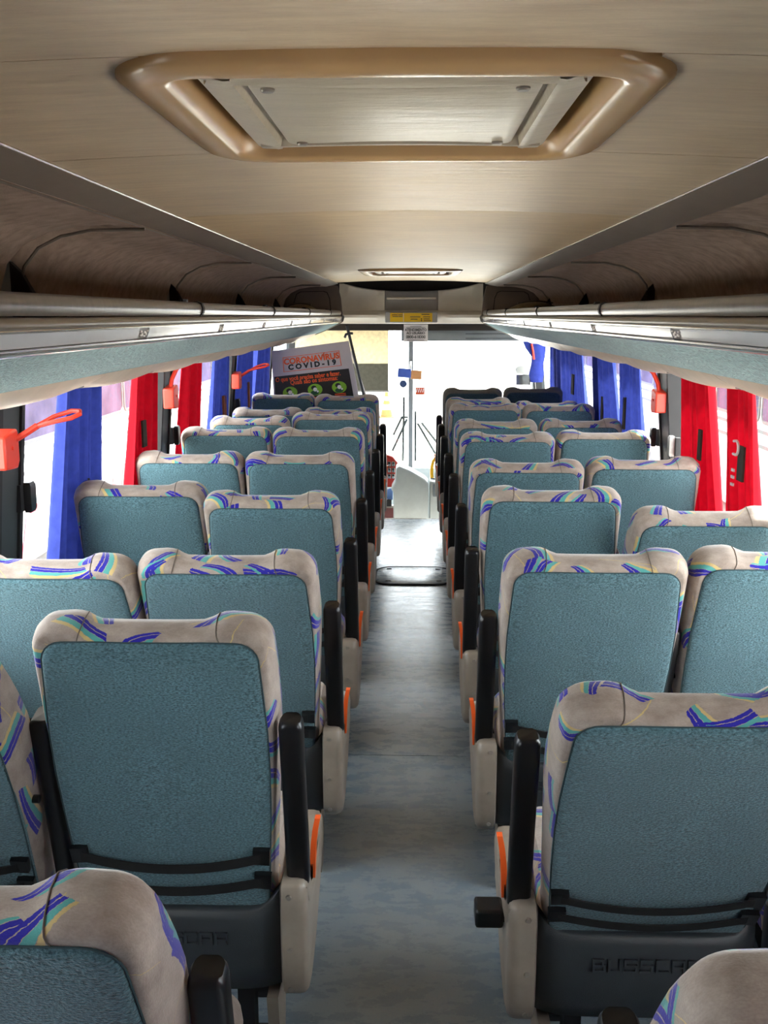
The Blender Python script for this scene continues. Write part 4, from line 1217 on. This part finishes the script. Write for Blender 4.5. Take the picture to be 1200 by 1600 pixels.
# soft bags lying in the racks near the front
for s, x, y, w, h, lab in ((-1, -0.88, 8.05, 0.30, 0.10, 'olive soft bag lying in the left luggage rack'), (1, 0.86, 7.5, 0.42, 0.11, 'olive soft bag lying in the right luggage rack')):
    rr = []
    for q in range(9):
        t = q / 8; k_ = (math.sin(PI * (0.08 + 0.84 * t))) ** 0.6
        rr.append([(x - w / 2 + w * t, y + 0.12 * math.cos(2 * PI * j / 12) * k_, 1.582 + h / 2 * k_ + h / 2 * k_ * math.sin(2 * PI * j / 12)) for j in range(12)])
    bg = empty('soft_bag', (0, 0, 0), lab, 'bag', 'bags in the racks')
    obj('bag_body', MB().rings(rr).mesh('bag_body', 'hat_mat'), bg)
    obj('bag_strap', MB().tube([(x - w * 0.3, y - 0.05, 1.60 + h * 0.75), (x, y - 0.03, 1.60 + h * 0.92), (x + w * 0.3, y - 0.05, 1.60 + h * 0.75)], 0.006, 6).mesh('bag_strap', 'tube'), bg)

# ================================================================== OUTSIDE
def parked_bus(s, X, y0, y1, zs, zt, body, label):
    """a parked coach alongside: flank with windows, rubber frames, skirt line"""
    e = empty('parked_bus', (s * X, (y0 + y1) / 2, -1.2), label, 'bus', 'parked buses')
    L = y1 - y0
    prof = [(0, 0.25), (0, zt + 1.2), (s * 0.25, zt + 1.55), (s * 2.3, zt + 1.55), (s * 2.5, zt + 1.2), (s * 2.5, 0.25)]
    obj('bus_body', MB().prism(prof, -L / 2, L / 2).mesh('bus_body', body), e, bevel=0.03)
    n = max(2, int(L / 1.75)); w = L / n
    for i in range(n):
        yc = -L / 2 + w * (i + 0.5)
        o = rrect(yc - w / 2 + 0.05, yc + w / 2 - 0.05, zs + 1.2, zt + 1.1, 0.10, 5)
        fr = obj('window_rubber', MB().rings([[(-s * d2, p[0], p[1]) for p in inset(o, d)] for d, d2 in ((-0.02, 0.0), (-0.02, 0.015), (0.02, 0.02), (0.03, 0.0))], False, False).mesh('window_rubber', 'rubber_out'), e)
        obj('pane', MB().rings([[(-s * d2, p[0], p[1]) for p in inset(o, 0.02)] for d2 in (0.0, 0.008)]).mesh('pane', 'bus_glass'), fr)
    for z in (zs + 1.2 - 0.12, zs + 1.2 - 0.30):
        obj('body_moulding', MB().box((-s * 0.01, 0, z), (0.03, L, 0.035)).mesh('body_moulding', 'rubber_out'), e)
    for yw in (-L / 2 + 2.0, L / 2 - 2.4):
        obj('wheel', MB().tube([(-s * 0.02, yw, 0.48), (s * 0.25, yw, 0.48)], 0.48, 24).mesh('wheel', 'rubber'), e)
    return e
b1 = parked_bus(-1, 4.0, 6.0, 18.0, 0.30, 1.30, 'bus_white', 'white bus with red flame graphics parked outside the nearest left windows')
for (y, z, h, lean) in ((10.15, -0.62, 0.28, 0.42), (13.3, -0.62, 0.22, 0.30), (13.75, -0.62, 0.30, 0.36), (16.2, -0.3, 0.5, 0.5)):
    yy = y - 12.0; zz = z + 1.2
    pr = [(yy - 0.10, zz - 0.3), (yy + 0.10, zz - 0.3), (yy + 0.13 + lean * 0.5, zz + h * 0.5), (yy + lean + 0.15, zz + h), (yy + lean * 0.25, zz + h * 0.55)]
    obj('flame_graphic', MB().prism(pr, 0.004, 0.0, 'x').mesh('flame_graphic', 'bus_red'), b1, (0.004, 0, 0))
parked_bus(-1, 4.1, 18.8, 30.8, 0.30, 1.30, 'bus_pink', 'pinkish bus parked behind the white one on the left')
parked_bus(1, 4.3, 7.0, 18.6, 0.3, 1.4, 'bus_pink', 'pale pinkish bus parked outside the right windows')
parked_bus(1, 4.5, 19.4, 31.0, 0.3, 1.4, 'bus_white', 'white bus parked farther along on the right')
# traffic cone in front of the windscreen
cn = empty('traffic_cone', (-0.75, 28.5, -1.2), 'orange and white traffic cone seen through the left windscreen', 'traffic cone')
def cone_band(z0, z1, mat, name):
    r = lambda z: 0.18 - 0.14 * (z / 0.7)
    obj(name, MB().tube([(0, 0, z0), (0, 0, z1)], [r(z0), r(z1)], 20).mesh(name, mat), cn)
for k, (z0, z1) in enumerate(((0.03, 0.22), (0.22, 0.36), (0.36, 0.47), (0.47, 0.58), (0.58, 0.70))):
    cone_band(z0, z1, 'cone_orange' if k % 2 == 0 else 'white', 'cone_band')
obj('cone_base', MB().box((0, 0, 0.015), (0.42, 0.42, 0.03)).mesh('cone_base', 'cone_orange'), cn)
